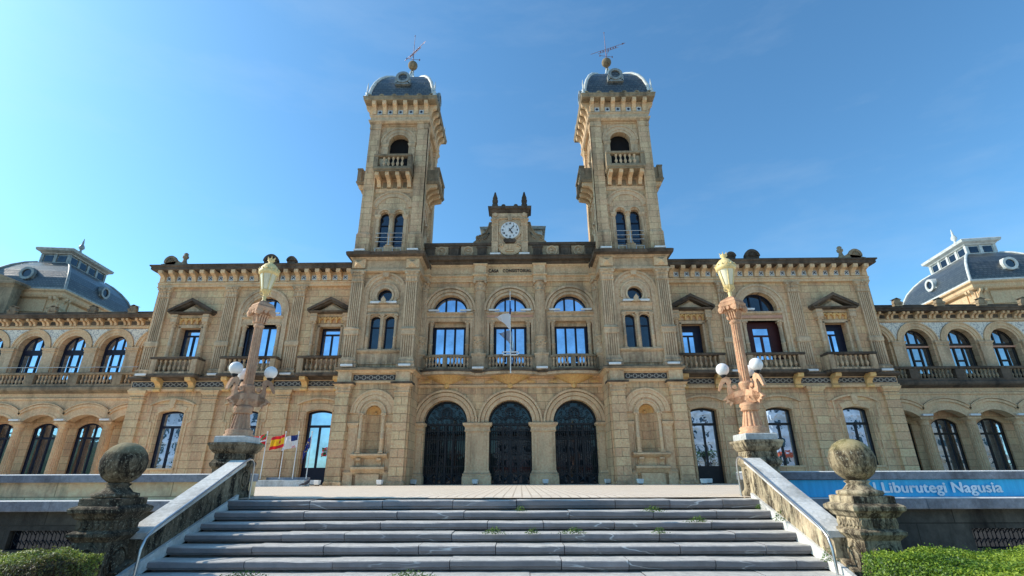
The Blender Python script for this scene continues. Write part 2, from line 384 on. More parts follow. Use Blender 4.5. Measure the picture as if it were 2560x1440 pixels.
def obj(name, mb, mats, parent=None, loc=None, rz=0):
    me = bpy.data.meshes.new(name)
    me.from_pydata(mb.v, [], mb.f)
    if not isinstance(mats, (list, tuple)): mats = [mats]
    for k in mats: me.materials.append(M[k] if isinstance(k, str) else k)
    me.polygons.foreach_set('material_index', mb.m); me.polygons.foreach_set('use_smooth', mb.s)
    me.update()
    o = bpy.data.objects.new(name, me); COL.objects.link(o)
    if parent: o.parent = parent
    if loc: o.location = loc
    if rz: o.rotation_euler.z = rz
    return o
def inst(src, parent, loc, rz=0, name=None):
    o = src.copy(); COL.objects.link(o); o.parent = parent; o.location = loc; o.rotation_euler.z = rz; return o
def thing(name, label, cat, loc=(0, 0, 0), group=None):
    o = bpy.data.objects.new(name, None); COL.objects.link(o); o.location = loc; o.empty_display_size = .2
    o['label'] = label; o['category'] = cat
    if group: o['group'] = group
    return o
def tag(o, label=None, cat=None, group=None, kind=None):
    for k, v in (('label', label), ('category', cat), ('group', group), ('kind', kind)):
        if v: o[k] = v
    return o
def part(name, parent, loc=(0, 0, 0)):
    o = bpy.data.objects.new(name, None); COL.objects.link(o); o.parent = parent; o.location = loc; return o
def text_obj(name, s, size, mat, parent, loc, ext=.012, bold=0., space=1., wspace=1., rot=(PI / 2, 0, 0), scx=1.):
    cu = bpy.data.curves.new(name, 'FONT'); cu.body = s; cu.size = size; cu.extrude = ext; cu.resolution_u = 6
    cu.align_x = 'CENTER'; cu.align_y = 'CENTER'; cu.space_character = space; cu.space_word = wspace
    t = bpy.data.objects.new(name, cu); COL.objects.link(t)
    dg = bpy.context.evaluated_depsgraph_get(); dg.update()
    me = bpy.data.meshes.new_from_object(t.evaluated_get(dg)); me.materials.clear(); me.materials.append(M[mat])
    bpy.data.objects.remove(t, do_unlink=True)
    if bold:                                                 # heavier strokes: shifted copies of the glyphs in one mesh
        vs = [tuple(v.co) for v in me.vertices]; fs = [tuple(p.vertices) for p in me.polygons]; V, F = [], []
        for k, (dx, dy) in enumerate(((-bold, 0), (bold, 0), (0, bold * .7), (0, -bold * .7), (0, 0))):
            o_ = len(V); V += [(a + dx, b_ + dy, c - .0006 * k) for a, b_, c in vs]; F += [tuple(i + o_ for i in f) for f in fs]
        me = bpy.data.meshes.new(name); me.from_pydata(V, [], F); me.materials.append(M[mat])
    o = bpy.data.objects.new(name, me); COL.objects.link(o); o.parent = parent; o.location = loc; o.rotation_euler = rot; o.scale = (scx, 1, 1)
    return o

def arcpts(cx, cz, r, a0, a1, n):
    return [(cx + r * math.cos(a0 + (a1 - a0) * i / n), cz + r * math.sin(a0 + (a1 - a0) * i / n)) for i in range(n + 1)]
def round_hole(cx, w, zb, zs, r=None, n=20):                 # rectangle below, semicircle above
    r = r or w
    p = [(cx - w, zb), (cx + w, zb)]
    if abs(r - w) > 1e-4: p += [(cx + w, zs)]
    return p + arcpts(cx, zs, r, 0, PI, n) + ([(cx - w, zs)] if abs(r - w) > 1e-4 else [])
def seg_hole(cx, w, zb, zs, rise, n=12):                     # segmental head
    rad = (w * w + rise * rise) / (2 * rise); a = math.asin(w / rad)
    return [(cx - w, zb), (cx + w, zb)] + arcpts(cx, zs + rise - rad, rad, PI / 2 - a, PI / 2 + a, n)
def seg_band(mb, cx, w, zs, rise, th, y0, y1, m=0):
    rad = (w * w + rise * rise) / (2 * rise); a = math.asin(w / rad)
    mb.arch(cx, zs + rise - rad, rad, rad + th, y0, y1, PI / 2 - a, PI / 2 + a, 14, m)

# reusable stone pieces
def fluted(mb, x0, x1, yf, yb, z0, z1, n=5, d=.05, m=0, edge=.1):
    n = min(n, 4); d = d * 1.5 if n > 3 else d; yb = max(yb, yf + d + .01)
    mb.box(x0, x1, yf + d, yb, z0, z1, m)
    mb.box(x0, x0 + edge, yf, yf + d, z0, z1, m); mb.box(x1 - edge, x1, yf, yf + d, z0, z1, m)
    w = (x1 - x0 - 2 * edge) / (2 * n - 1 + 2 * .9); x = x0 + edge + w * .9
    for i in range(n):
        mb.box(x, x + w, yf, yf + d, z0, z1, m); x += 2 * w
def fluted_col(mb, cx, cy, r, z0, z1, n=16, m=0, taper=.9):
    pts = []
    for i in range(n):
        for q, rr in ((.0, 1.), (.28, 1.), (.5, .88), (.78, .88)):
            a = 2 * PI * (i + q) / n; pts.append((rr * math.cos(a), rr * math.sin(a)))
    k = len(pts)
    v = [(cx + r * x, cy + r * y, z0) for x, y in pts] + [(cx + r * taper * x, cy + r * taper * y, z1) for x, y in pts]
    mb.add(v, [(i, (i + 1) % k, k + (i + 1) % k, k + i) for i in range(k)], m)
def capital(mb, x0, x1, yf, yb, z0, z1, m=0, fl=.12):
    """corinthian pilaster capital: neck, two rows of leaves, corner volutes, abacus"""
    h = z1 - z0; w = x1 - x0
    mb.ring(x0, x1, yf, yb, [(.03, z0 - .06), (.05, z0 - .03), (.03, z0)], m)
    mb.ring(x0, x1, yf, yb, [(.0, z0), (.01, z0 + h * .45), (fl * .8, z0 + h * .86)], m)
    mb.ring(x0, x1, yf, yb, [(fl, z0 + h * .86), (fl + .03, z0 + h * .93), (fl + .02, z1)], m)
    for row, (zz, hh, nn) in enumerate(((z0, h * .42, 4), (z0 + h * .33, h * .4, 3))):
        for i in range(nn):
            cx = x0 + w * (i + .5) / nn; lw = w / nn * .42; y = yf - .01 - row * .015
            mb.prism_x([(y + .03, zz), (y - .02, zz), (y - .03, zz + hh * .6), (y - .10, zz + hh * .95), (y - .07, zz + hh), (y + .03, zz + hh * .9)], cx - lw, cx + lw, m)
    for cx in (x0 + .02, x1 - .02):
        mb.ycyl(cx, z0 + h * .74, h * .13, yf - fl - .02, yf + .05, 10, m)
        mb.xcyl(yf - .04, z0 + h * .74, h * .12, cx - .05, cx + .05, 10, m)
    mb.ycyl((x0 + x1) / 2, z0 + h * .88, h * .09, yf - fl - .05, yf, 8, m)
def round_capital(mb, cx, cy, r, z0, z1, m=0):
    h = z1 - z0
    mb.lathe([(r * 1.12, 0), (r * 1.18, h * .06), (r, h * .1), (r * 1.02, h * .45), (r * 1.25, h * .8)], cx, cy, 16, m, z0)
    for row in range(2):
        for i in range(8):
            a = 2 * PI * (i + row * .5) / 8; zz = z0 + h * (.1 + .32 * row)
            T = Matrix.Translation((cx, cy, 0)) @ Matrix.Rotation(a, 4, 'Z'); old = mb.T; mb.T = T if old is None else old @ T
            mb.prism_y([(r * .95, zz), (r * 1.08, zz), (r * 1.12, zz + h * .2), (r * 1.35, zz + h * .34), (r * 1.25, zz + h * .38), (r * .95, zz + h * .34)], -r * .22, r * .22, m)
            mb.T = old
    mb.ring(cx - r * 1.1, cx + r * 1.1, cy - r * 1.1, cy + r * 1.1, [(.02, z0 + h * .84), (r * .32, z0 + h * .9), (r * .3, z1)], m)
    for sx in (-1, 1):
        mb.ycyl(cx + sx * r * 1.15, z0 + h * .78, h * .12, cy - r * 1.35, cy + r * 1.35, 10, m)
BAL = [(.075, 0), (.075, .05), (.05, .08), (.04, .12), (.085, .30), (.092, .38), (.05, .55), (.034, .68), (.05, .74), (.04, .78), (.075, .84), (.075, 1.0)]
def baluster_mesh(h, mat, w=1.):
    mb = MB(); mb.lathe([(r * w, z * h) for r, z in BAL], 0, 0, 8)
    me = bpy.data.meshes.new('baluster'); me.from_pydata(mb.v, [], mb.f); me.materials.append(M[mat])
    me.polygons.foreach_set('use_smooth', mb.s); return me
def balusters(parent, me, pts):
    for p in pts:
        o = bpy.data.objects.new('baluster', me); COL.objects.link(o); o.parent = parent; o.location = p
def column(mb, cx, cy, r, z0, z1, m=0, cap=.35, basem=True, n=12, flutes=0):
    mb.ring(cx - r * 1.25, cx + r * 1.25, cy - r * 1.25, cy + r * 1.25, [(0, z0), (0, z0 + r * .5)], m)
    mb.lathe([(r * 1.3, 0), (r * 1.35, r * .2), (r * 1.1, r * .35), (r * 1.2, r * .5), (r * 1.0, r * .7)], cx, cy, n, m, z0 + r * .5)
    zz = z0 + r * 1.2
    if flutes: fluted_col(mb, cx, cy, r, zz, z1 - cap, flutes, m)
    else: mb.lathe([(r, zz), (r * .97, zz + (z1 - zz) * .3), (r * 1.12, zz + (z1 - zz) * .31), (r * 1.12, zz + (z1 - zz) * .335), (r * .95, zz + (z1 - zz) * .345), (r * .85, z1 - cap)], cx, cy, n, m, caps=False)
    round_capital(mb, cx, cy, r * .9, z1 - cap, z1, m)
def modillion(mb, x, w, yf, yb, z0, z1, m=0):                # curved bracket under a cornice
    h = z1 - z0; d = yb - yf
    mb.prism_x([(yb, z0), (yb - d * .22, z0), (yb - d * .28, z0 + h * .3), (yb - d * .5, z0 + h * .55), (yf + .04, z0 + h * .66), (yf, z0 + h * .8), (yf, z1), (yb, z1)], x - w / 2, x + w / 2, m)
def tile_panel(mb, cx, cz, w, y, kind=0):
    """square glazed tile; material slots: 1 white 2 blue"""
    mb.box(cx - w / 2, cx + w / 2, y - .02, y, cz - w / 2, cz + w / 2, 1)
    k = w * .34
    if kind:
        mb.prism_y([(cx - k, cz), (cx, cz - k), (cx + k, cz), (cx, cz + k)], y - .026, y - .021, 2)
    else:
        for a in range(4):
            t = PI / 4 + a * PI / 2; c, s = math.cos(t), math.sin(t); r0, r1, q = .0, k * 1.25, k * .2
            mb.prism_y([(cx + r1 * c - q * s, cz + r1 * s + q * c), (cx - q * s, cz + q * c), (cx + q * s, cz - q * c), (cx + r1 * c + q * s, cz + r1 * s - q * c)], y - .026 - a * .001, y - .021, 2)
def ring_band(mb, x0, x1, y, z0, z1, step=.33, ms=(1, 2)):
    mb.box(x0, x1, y - .015, y, z0, z1, ms[0]); h = z1 - z0; n = max(1, int((x1 - x0) / step))
    for i in range(n):
        x = x0 + (x1 - x0) * (i + .5) / n
        mb.arch(x, (z0 + z1) / 2, h * .27, h * .42, y - .028, y - .016, 0, 2 * PI, 14, ms[1])
        mb.ycyl(x + (x1 - x0) / n / 2 * .98, (z0 + z1) / 2, h * .16, y - .026, y - .016, 8, ms[1]) if i < n - 1 else None

# windows: frame mesh + pane child (pane meshes hold all panes of one window)
def window(parent, outline, y, bars=(), fw=.09, frame='frame', glass='glass', name='window', fd=.08, nest=True):
    """outline = closed xz polygon, bars = [(x0,x1,z0,z1)]"""
    mb = MB(); n = len(outline)
    cx = sum(p[0] for p in outline) / n; cz = sum(p[1] for p in outline) / n
    ar = sum(outline[i][0] * outline[(i + 1) % n][1] - outline[(i + 1) % n][0] * outline[i][1] for i in range(n))
    if ar < 0: outline = outline[::-1]
    inner = []
    for i in range(n):                                       # inset along averaged normals
        p0, p1, p2 = outline[i - 1], outline[i], outline[(i + 1) % n]
        e1 = Vector((p1[0] - p0[0], p1[1] - p0[1])).normalized(); e2 = Vector((p2[0] - p1[0], p2[1] - p1[1])).normalized()
        n1 = Vector((-e1.y, e1.x)); n2 = Vector((-e2.y, e2.x)); q = (n1 + n2)
        q = q / max(.4, q.dot(n1)) if q.length > 1e-6 else n1
        inner.append((p1[0] + q.x * fw, p1[1] + q.y * fw))
    v = [(x, y, z) for x, z in outline] + [(x, y, z) for x, z in inner] + [(x, y + fd, z) for x, z in inner]
    mb.add(v, [(i, (i + 1) % n, n + (i + 1) % n, n + i) for i in range(n)] + [(n + i, n + (i + 1) % n, 2 * n + (i + 1) % n, 2 * n + i) for i in range(n)])
    for k, (a, b_, c, d) in enumerate(bars): mb.box(a, b_, y + .004 + .003 * k, y + fd + .02, c, d)
    o = obj(name, mb, frame, parent)
    g = MB(); vv = [(x, y + fd, z) for x, z in inner]
    g.add(vv, [tuple(range(n))])
    obj('pane', g, glass, o if nest else parent)
    return o

# =================================================================== CITY HALL
hall = thing('city_hall', 'large honey sandstone town hall with two domed towers and a clock gable', 'building')

# ---------------- centre section
YC = 0.0
AX = (-3.84, 0, 3.84)
mb = MB()
holes = [round_hole(x, 1.24, .005, 3.4, 1.3, 24) for x in AX]
holes += [[(x - 1.32, 6.5), (x + 1.32, 6.5), (x + 1.32, 9.75), (x - 1.32, 9.75)] for x in AX]
holes += [[(x - 1.1, 10.22)] + [(x + 1.1, 10.22)] + arcpts(x, 10.3, 1.1, 0, PI, 22) for x in AX]
mb.wall([(-5.9, -.3), (5.9, -.3), (5.9, 13.6), (-5.9, 13.6)], holes, YC, .62)
obj('wall', mb, 'ashlar', hall)
mb = MB()
for x in AX:   # archivolts in three steps plus imposts
    mb.arch(x, 3.4, 1.3, 1.5, -.05, .05, n=36); mb.arch(x, 3.4, 1.54, 1.74, -.11, .04, n=36); mb.arch(x, 3.4, 1.78, 1.9, -.2, .04, n=36)
    a = obj('arch_surround', mb, 'stone', hall); mb = MB()
for x in (-5.76, -1.92, 1.92, 5.76):   # ground piers
    w = .68 if abs(x) < 5 else .6
    a, b_ = x - w, x + w
    if x < -5: a = -5.9
    if x > 5: b_ = 5.9
    mb = MB()
    mb.ring(a, b_, -.12, .3, [(.14, -.02), (.14, .42), (.10, .5), (.12, .56), (.05, .64), (.02, .75)])
    mb.box(a, b_, -.12, .3, .7, 2.9)
    mb.box(a + .16, a + .3, -.16, -.11, .8, 2.85); mb.box(b_ - .3, b_ - .16, -.16, -.11, .8, 2.85)
    mb.ring(a, b_, -.12, .3, [(.02, 2.85), (.07, 2.92), (.04, 3.0), (.04, 3.12), (.16, 3.25), (.18, 3.36), (.12, 3.40)])
    obj('pier', mb, 'stone', hall)
# iron gates
def gate(x):
    g = part('gate', hall)
    Y = .46; mb = MB()
    out = round_hole(x, 1.3, 0, 3.4, 1.3, 28)
    mb.arch(x, 3.4, 1.2, 1.32, Y, Y + .06, n=30)
    for xx in (-1.26, -.43, .0, .43, 1.26):
        w = .045 if xx in (-.43, .43) else .065
        mb.box(x + xx - w, x + xx + w, Y, Y + .06, .0, 3.3)
    for z, h in ((.02, .05), (.55, .05), (.95, .04), (1.65, .04), (2.45, .04), (2.62, .03), (2.92, .05), (3.28, .12)):
        mb.box(x - 1.28, x + 1.28, Y - .012, Y + .05, z, z + h)
    xx = -1.16
    while xx < 1.2:
        mb.box(x + xx - .014, x + xx + .014, Y + .005, Y + .035, .6, 3.28)
        mb.lathe([(.02, 0), (.05, .12), (.035, .2), (.015, .32)], x + xx, Y + .02, 6, 0, 2.66)
        mb.arch(x + xx + .055, 2.54, .03, .048, Y, Y + .02, 0, 2 * PI, 8)
        mb.arch(x + xx + .055, .98, .03, .048, Y, Y + .02, 0, 2 * PI, 8)
        xx += .1285
    for i in range(4):   # diagonal crosses of the foot panels
        a = x - 1.2 + i * .62; b_ = a + .56
        for (p, q) in (((a, .08), (b_, .54)), ((a, .54), (b_, .08))):
            mb.tube([(p[0], Y - .02, p[1]), (q[0], Y - .02, q[1])], .02, 6, 1)
        mb.ycyl((a + b_) / 2, .31, .055, Y - .06, Y, 10, 1)
    for xx in (-1.0, -.22, .64):
        mb.box(x + xx, x + xx + .32, Y + .07, Y + .09, .04, .52)
    obj('gate_bars', mb, ['iron', 'ironlight'], g)
    mb = MB()
    rr = random.Random(3)
    for k in range(30):   # scrollwork of the tympanum, mirrored
        a = rr.uniform(.1, 1.45); r = rr.uniform(.35, 1.1)
        px, pz = r * math.cos(a), r * math.sin(a) * .98 + .06; q = rr.uniform(.07, .13); st = rr.uniform(0, 6)
        for sg in (-1, 1):
            pts = []
            for i in range(14):
                t = st + i * .42; rd = q * (1 - i / 18)
                pts.append((x + sg * (px + rd * math.cos(t)), Y + .0, 3.42 + pz + rd * math.sin(t)))
            mb.tube(pts, .013, 5)
    for k in range(9): mb.arch(x - 1.12 + k * .28, 3.5, .05, .075, Y, Y + .02, 0, 2 * PI, 10)
    obj('scrollwork', mb, 'ironlight', g)
    mb = MB(); mb.arch(x, 4.02, .27, .31, Y - .03, Y, 0, 2 * PI, 24)
    mb.arch(x, 4.02, .34, .36, Y - .03, Y, 0, 2 * PI, 24)
    mb.tube([(x + .12 * math.cos(t) - .0, Y - .04, 4.11 + .1 * math.sin(t)) for t in [.4 + i * .35 for i in range(12)]], .017, 5)
    mb.tube([(x - .12 * math.cos(t), Y - .04, 3.92 + .1 * math.sin(t)) for t in [-3.6 + i * .35 for i in range(12)]], .017, 5)
    for dx in (-.14, 0.02): mb.box(x + dx, x + dx + .12, Y - .05, Y - .03, 3.99, 4.03)
    obj('monogram', mb, 'ironlight', g)
    mb = MB()
    mb.add([(px, Y + .16, pz) for px, pz in round_hole(x, 1.3, 0, 3.4, 1.3, 28)], [tuple(range(31 if True else 0))[:len(round_hole(x, 1.3, 0, 3.4, 1.3, 28))]])
    obj('pane', mb, 'glassgate', g)
for x in AX: gate(x)
# ground string, shell corbels
mb = MB(); mb.prof_x(-5.9, 5.9, [(-.06, 5.44), (-.12, 5.5), (-.12, 5.6), (-.05, 5.66)], .05)
obj('string_course', mb, 'stone', hall)
for x in AX:
    mb = MB(); n = 15
    for i in range(n):
        a0 = PI + PI * i / n; a1 = PI + PI * (i + 1) / n; am = (a0 + a1) / 2
        ring = []
        rows = [(0.10, -.08, 5.60), (.55, -.22, 5.78), (1.0, -.5, 6.0), (1.18, -.78, 6.14)]
        v = []
        for (r, yy, z) in rows:
            for a, k in ((a0, .90), (am, 1.10), (a1, .90)):
                v.append((x + r * k * math.cos(a) , -.02 + yy * (-math.sin(a)) * k * 1.0 - .0, z))
        f = []
        for j in range(3):
            for q in range(2): f.append((j * 3 + q, j * 3 + q + 1, (j + 1) * 3 + q + 1, (j + 1) * 3 + q))
        mb.add(v, f, 0, True)
    mb.lathe([(.02, 0), (.14, .08), (.18, .2), (.1, .3)], x, -.1, 10, 0, 5.36)
    for sg in (-1, 1):   # leaf sprays beside the shell
        for k in range(5):
            px = x + sg * (1.0 + .1 * k); mb.prism_y([(px, 5.74), (px + sg * .14, 5.72), (px + sg * .05, 5.98 - .03 * k)], -.07 - .005 * k, .02)
    obj('shell_corbel', mb, 'gold', hall)
# balcony slab, curved rails
def bow(x, t, y0=-.42, dep=.62, w=1.52):                    # plan curve of one balcony, t in -1..1
    return (x + w * t, y0 - dep * (1 - t * t) ** .5 if abs(t) < 1 else y0)
pts = [(-5.9, .1), (-5.9, -.42)]
for x in AX:
    pts += [bow(x, -1 + 2 * i / 16, w=1.72) for i in range(17)]
pts += [(5.9, -.42), (5.9, .1)]
mb = MB(); mb.prism_z(pts, 6.1, 6.27, 0); mb.prism_z([(p[0], p[1] - (.07 if p[1] < 0 else 0)) for p in pts], 6.27, 6.38, 1)
obj('balcony_slab', mb, ['stone_up', 'dark'], hall)
B1 = baluster_mesh(.62, 'stone_up', .95)
for x in AX:
    bc = part('balcony', hall, (0, 0, 0))
    mb = MB()
    for z0, z1, dw, dy in ((6.4, 6.52, .0, .04), (7.14, 7.28, .0, .05)):
        outp = [bow(x, -1 + 2 * i / 18, -.40, .52 + dy, 1.5) for i in range(19)]
        inn = [bow(x, -1 + 2 * i / 18, -.20, .50 - dy, 1.40) for i in range(19)][::-1]
        mb.prism_z(outp + inn, z0, z1)
    for t in (-1, -.04, 1):
        px, py = bow(x, t * .97, -.32, .50, 1.44); mb.box(px - .13, px + .13, py - .12, py + .12, 6.5, 7.15)
    obj('balcony_rail', mb, 'mid', bc)
    balusters(bc, B1, [(*bow(x, t, -.32, .50, 1.44), 6.52) for t in (-.83, -.69, -.55, -.41, -.27, .19, .33, .47, .61, .75, .88)])
# piano nobile: columns on pedestals, windows, lunettes
for x in (-5.62, -1.92, 1.92, 5.62):
    mb = MB(); y = -.12
    mb.box(x - .42, x + .42, y - .36, .1, 6.4, 7.35); mb.ring(x - .42, x + .42, y - .36, .1, [(.05, 6.4), (.05, 6.55), (0, 6.6)]); mb.ring(x - .42, x + .42, y - .36, .1, [(0, 7.3), (.04, 7.36), (.04, 7.44)])
    mb.lathe([(.42, 7.44), (.44, 7.5), (.36, 7.56), (.40, 7.64), (.35, 7.7)], x, y, 18)
    mb.lathe([(.35, 7.7), (.355, 8.45), (.39, 8.48), (.39, 8.56), (.34, 8.6)], x, y, 18)
    for k in range(6):   # carved lower drum
        a = -PI / 2 + (k - 2.5) * .5; mb.sphere(x + .35 * math.cos(a), y + .35 * math.sin(a), 8.1 + .1 * (k % 2), .075, 8)
        mb.sphere(x + .35 * math.cos(a), y + .35 * math.sin(a), 7.88 + .06 * ((k + 1) % 2), .05, 8)
    fluted_col(mb, x, y, .335, 8.6, 11.58, 18, 0, .93)
    round_capital(mb, x, y, .31, 11.58, 12.28)
    obj('column', mb, 'stone_up', hall)
for x in AX:
    mb = MB()
    mb.arch(x, 10.3, 1.1, 1.26, -.04, .04, n=30); mb.arch(x, 10.3, 1.3, 1.48, -.11, .04, n=30); mb.arch(x, 10.3, 1.52, 1.66, -.2, .04, n=30)
    for sg in (-1, 1):
        mb.box(*sorted((x + sg * 1.32, x + sg * 1.48)), -.06, .04, 6.5, 10.3)
        mb.box(*sorted((x + sg * 1.5, x + sg * 1.58)), -.1, .04, 6.5, 10.3)
    mb.prof_x(x - 1.5, x + 1.5, [(.0, 9.62), (-.04, 9.7), (-.1, 9.82), (-.04, 9.9), (-.04, 10.02), (-.18, 10.12), (-.18, 10.2), (-.08, 10.23)], .45)
    for sg in (-1, 1):
        column(mb, x + sg * 1.15, .08, .13, 7.28, 9.62, cap=.36, n=10); mb.box(x + sg * 1.15 - .2, x + sg * 1.15 + .2, -.1, .4, 6.45, 7.28)
    mb.box(x - 1.0, x + 1.0, .34, .6, 9.35, 9.7)
    obj('arch_surround', mb, 'stone_up', hall)
    rb = [(x - .38, x - .26, 7.1, 9.45), (x + .26, x + .38, 7.1, 9.45)]
    window(hall, [(x - 1.12, 6.5), (x + 1.12, 6.5), (x + 1.12, 9.5), (x - 1.12, 9.5)], .46, rb, .24)
    window(hall, [(x - 1.1, 10.22), (x + 1.1, 10.22)] + arcpts(x, 10.3, 1.1, .02, PI - .02, 22), .42, [(x - .38, x - .27, 10.3, 11.3), (x + .27, x + .38, 10.3, 11.3)], .09)
obj('blind_box', MB().box(-1.45, 1.45, -.08, .1, 9.86, 10.0), 'salmon', hall)
# entablature, lettering
mb = MB(); mb.prof_x(-5.9, 5.9, [(-.10, 12.28), (-.10, 12.42), (-.14, 12.43), (-.14, 12.56), (-.26, 12.62), (-.26, 12.68), (-.12, 12.72), (-.08, 12.75), (-.08, 13.32), (-.16, 13.38), (-.2, 13.46)], .1)
for a, b_ in ((-5.15, -2.45), (-1.4, 1.4), (2.45, 5.15)):
    for q in ((a, b_, 12.82, 12.86), (a, b_, 13.22, 13.26), (a, a + .04, 12.86, 13.22), (b_ - .04, b_, 12.86, 13.22)): mb.box(q[0], q[1], -.105, -.08, q[2], q[3])
for x in (-5.62, -1.92, 1.92, 5.62):
    mb.box(x - .4, x + .4, -.42, .1, 12.29, 12.55); mb.ring(x - .38, x + .38, -.4, .1, [(.03, 12.56), (.12, 12.63), (.12, 12.69), (.0, 12.74)])
    mb.box(x - .38, x + .38, -.36, .1, 12.74, 13.34); mb.ring(x - .38, x + .38, -.36, .1, [(.0, 13.32), (.08, 13.4), (.08, 13.45)])
    mb.ycyl(x, 13.04, .25, -.40, -.3, 24); mb.arch(x, 13.04, .25, .29, -.385, -.3, 0, 2 * PI, 24)
obj('entablature', mb, 'stone', hall)
text_obj('lettering', 'CASA   CONSISTORIAL', .31, 'bronzeletter', hall, (0, -.115, 13.03), .02, .004, 1.12, 1.0, scx=.80)
def dentils(mb, x0, x1, y, z0, z1, st=.2, m=0, d=.08):
    n = int((x1 - x0) / st)
    for i in range(n): mb.box(x0 + i * st + st * .2, x0 + i * st + st * .75, y - d, y, z0, z1, m)
mb = MB(); mb.prof_x(-5.7, 5.7, [(-.22, 13.46), (-.3, 13.5), (-.34, 13.62), (-.62, 13.66), (-.66, 13.82), (-.72, 13.86), (-.72, 13.93)], .1)
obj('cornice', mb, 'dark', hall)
# parapet with medallions
pp = part('parapet', hall)
mb = MB(); mb.box(-5.7, 5.7, -.15, .15, 13.9, 14.92)
mb.prof_x(-5.7, 5.7, [(-.2, 13.93), (-.24, 14.0), (-.18, 14.05)], .2); mb.prof_x(-5.7, 5.7, [(-.2, 14.78), (-.3, 14.84), (-.32, 15.0), (-.25, 15.04)], .3)
for x in (-5.3, -3.7, -1.85, 1.85, 3.7, 5.3):
    mb.box(x - .3, x + .3, -.3, -.1, 14.02, 14.8); mb.box(x - .16, x + .16, -.34, -.3, 14.12, 14.55); mb.ring(x - .3, x + .3, -.3, .1, [(.0, 14.6), (.05, 14.66), (.05, 14.72)])
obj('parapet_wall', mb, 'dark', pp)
for x in (-4.55, -2.78, 2.78, 4.55):
    mb = MB(); mb.box(x - .46, x + .46, -.2, -.12, 14.03, 14.78)
    mb.arch(x, 14.4, .27, .36, -.3, -.2, 0, 2 * PI, 26); mb.ycyl(x, 14.4, .27, -.22, -.19, 24)
    mb.sphere(x, -.22, 14.46, .12, 12); mb.prism_y([(x - .18, 14.2), (x + .18, 14.2), (x + .08, 14.36), (x - .08, 14.36)], -.27, -.2)
    obj('medallion', mb, 'stone_up', pp)
# clock gable
cg = part('clock_gable', hall)
mb = MB(); mb.box(-1.2, 1.2, -.34, .3, 13.93, 17.2)
for sg in (-1, 1):
    a, b_ = sorted((sg * 1.2, sg * .78))
    mb.box(a, b_, -.46, -.3, 14.2, 15.0); fluted(mb, a, b_, -.44, -.3, 15.05, 16.25, 3, .03); capital(mb, a, b_, -.42, -.3, 16.3, 16.72, fl=.06)
    mb.ring(a, b_, -.46, -.3, [(.05, 13.93), (.05, 14.1), (.01, 14.16)]); mb.ring(a, b_, -.44, -.3, [(.0, 14.96), (.04, 15.0), (.0, 15.06)])
    mb.ycyl(sg * .99, 17.07, .15, -.42, -.33, 20)
mb.prof_x(-1.22, 1.22, [(-.4, 16.72), (-.46, 16.78), (-.38, 16.84)], .3)
mb.box(-.7, .7, -.37, -.3, 16.92, 17.18)
mb.arch(.02, 15.88, .64, .76, -.44, -.3, 0, 2 * PI, 40); mb.prism_y([(-.16, 16.9), (-.1, 16.55), (.14, 16.55), (.2, 16.9)], -.5, -.3)
obj('gable_body', mb, 'stone_up', cg)
mb = MB(); mb.ring(-1.2, 1.2, -.34, .3, [(.02, 17.2), (.08, 17.26), (.14, 17.4), (.26, 17.46), (.28, 17.62), (.2, 17.66)])
for x in (-.42, .42): mb.ycyl(x, 17.68, .15, -.5, -.36, 14)
obj('gable_cornice', mb, 'dark', cg)
for sg in (-1, 1):
    mb = MB(); mb.ring(sg * 1.0 - .2, sg * 1.0 + .2, -.5, -.1, [(0, 17.64), (0, 17.8), (-.03, 17.86), (-.06, 17.95)])
    mb.lathe([(.13, 17.92), (.19, 18.05), (.2, 18.22), (.15, 18.34), (.18, 18.38), (.1, 18.65), (.05, 18.86), (.01, 18.9)], sg * 1.0, -.3, 12)
    obj('finial', mb, 'dark', cg)
    mb = MB(sg)   # side volute scroll
    prof = [(1.2, 13.95), (2.45, 13.95), (2.45, 15.1), (2.3, 15.22), (2.22, 15.42), (2.12, 15.58), (1.95, 15.62), (1.78, 15.66), (1.55, 15.9), (1.42, 16.25), (1.35, 16.6), (1.2, 16.62)]
    mb.prism_y(prof, -.22, .15)
    pts = [(2.08 + .2 * (1 - i / 16) * math.cos(1.2 - i * .55), -.26, 15.36 + .2 * (1 - i / 16) * math.sin(1.2 - i * .55)) for i in range(15)]
    mb.tube(pts, .05, 6)
    mb.tube([(2.1, -.25, 15.56), (1.9, -.25, 15.6), (1.65, -.25, 15.78), (1.45, -.25, 16.15), (1.36, -.25, 16.55)], .05, 6)
    mb.tube([(1.75, -.25, 15.3), (1.55, -.25, 15.45), (1.4, -.25, 15.75), (1.5, -.25, 15.55)], .05, 6)
    obj('volute', mb, 'mid', cg)
mb = MB(); mb.ycyl(.02, 15.88, .63, -.42, -.38, 48); obj('clock_face', mb, 'white', cg)
rom = ['XII', 'I', 'II', 'III', 'IV', 'V', 'VI', 'VII', 'VIII', 'IX', 'X', 'XI']
for i, t in enumerate(rom):
    a = PI / 2 - i * PI / 6; rr = .49
    text_obj('numeral', t, .19, 'black', cg, (.02 + rr * math.cos(a), -.425, 15.88 + rr * math.sin(a)), .003, .006, .85, rot=(PI / 2, 0, 0), scx=.8)
def hand(mb, ang, L, w, y):
    c, s = math.cos(ang), math.sin(ang)
    P = [(-.12, -w), (-.12, w), (L * .6, w), (L * .68, w * 2), (L, 0), (L * .68, -w * 2), (L * .6, -w)]
    mb.prism_y([(.02 + x * c - z * s, 15.88 + x * s + z * c) for x, z in P], y - .012, y)
mb = MB(); hand(mb, math.radians(90 - 40), .47, .02, -.445); obj('minute_hand', mb, 'black', cg)
mb = MB(); hand(mb, math.radians(90 - 148), .34, .03, -.46); obj('hour_hand', mb, 'black', cg)
mb = MB()   # coat-of-arms cartouche under the clock
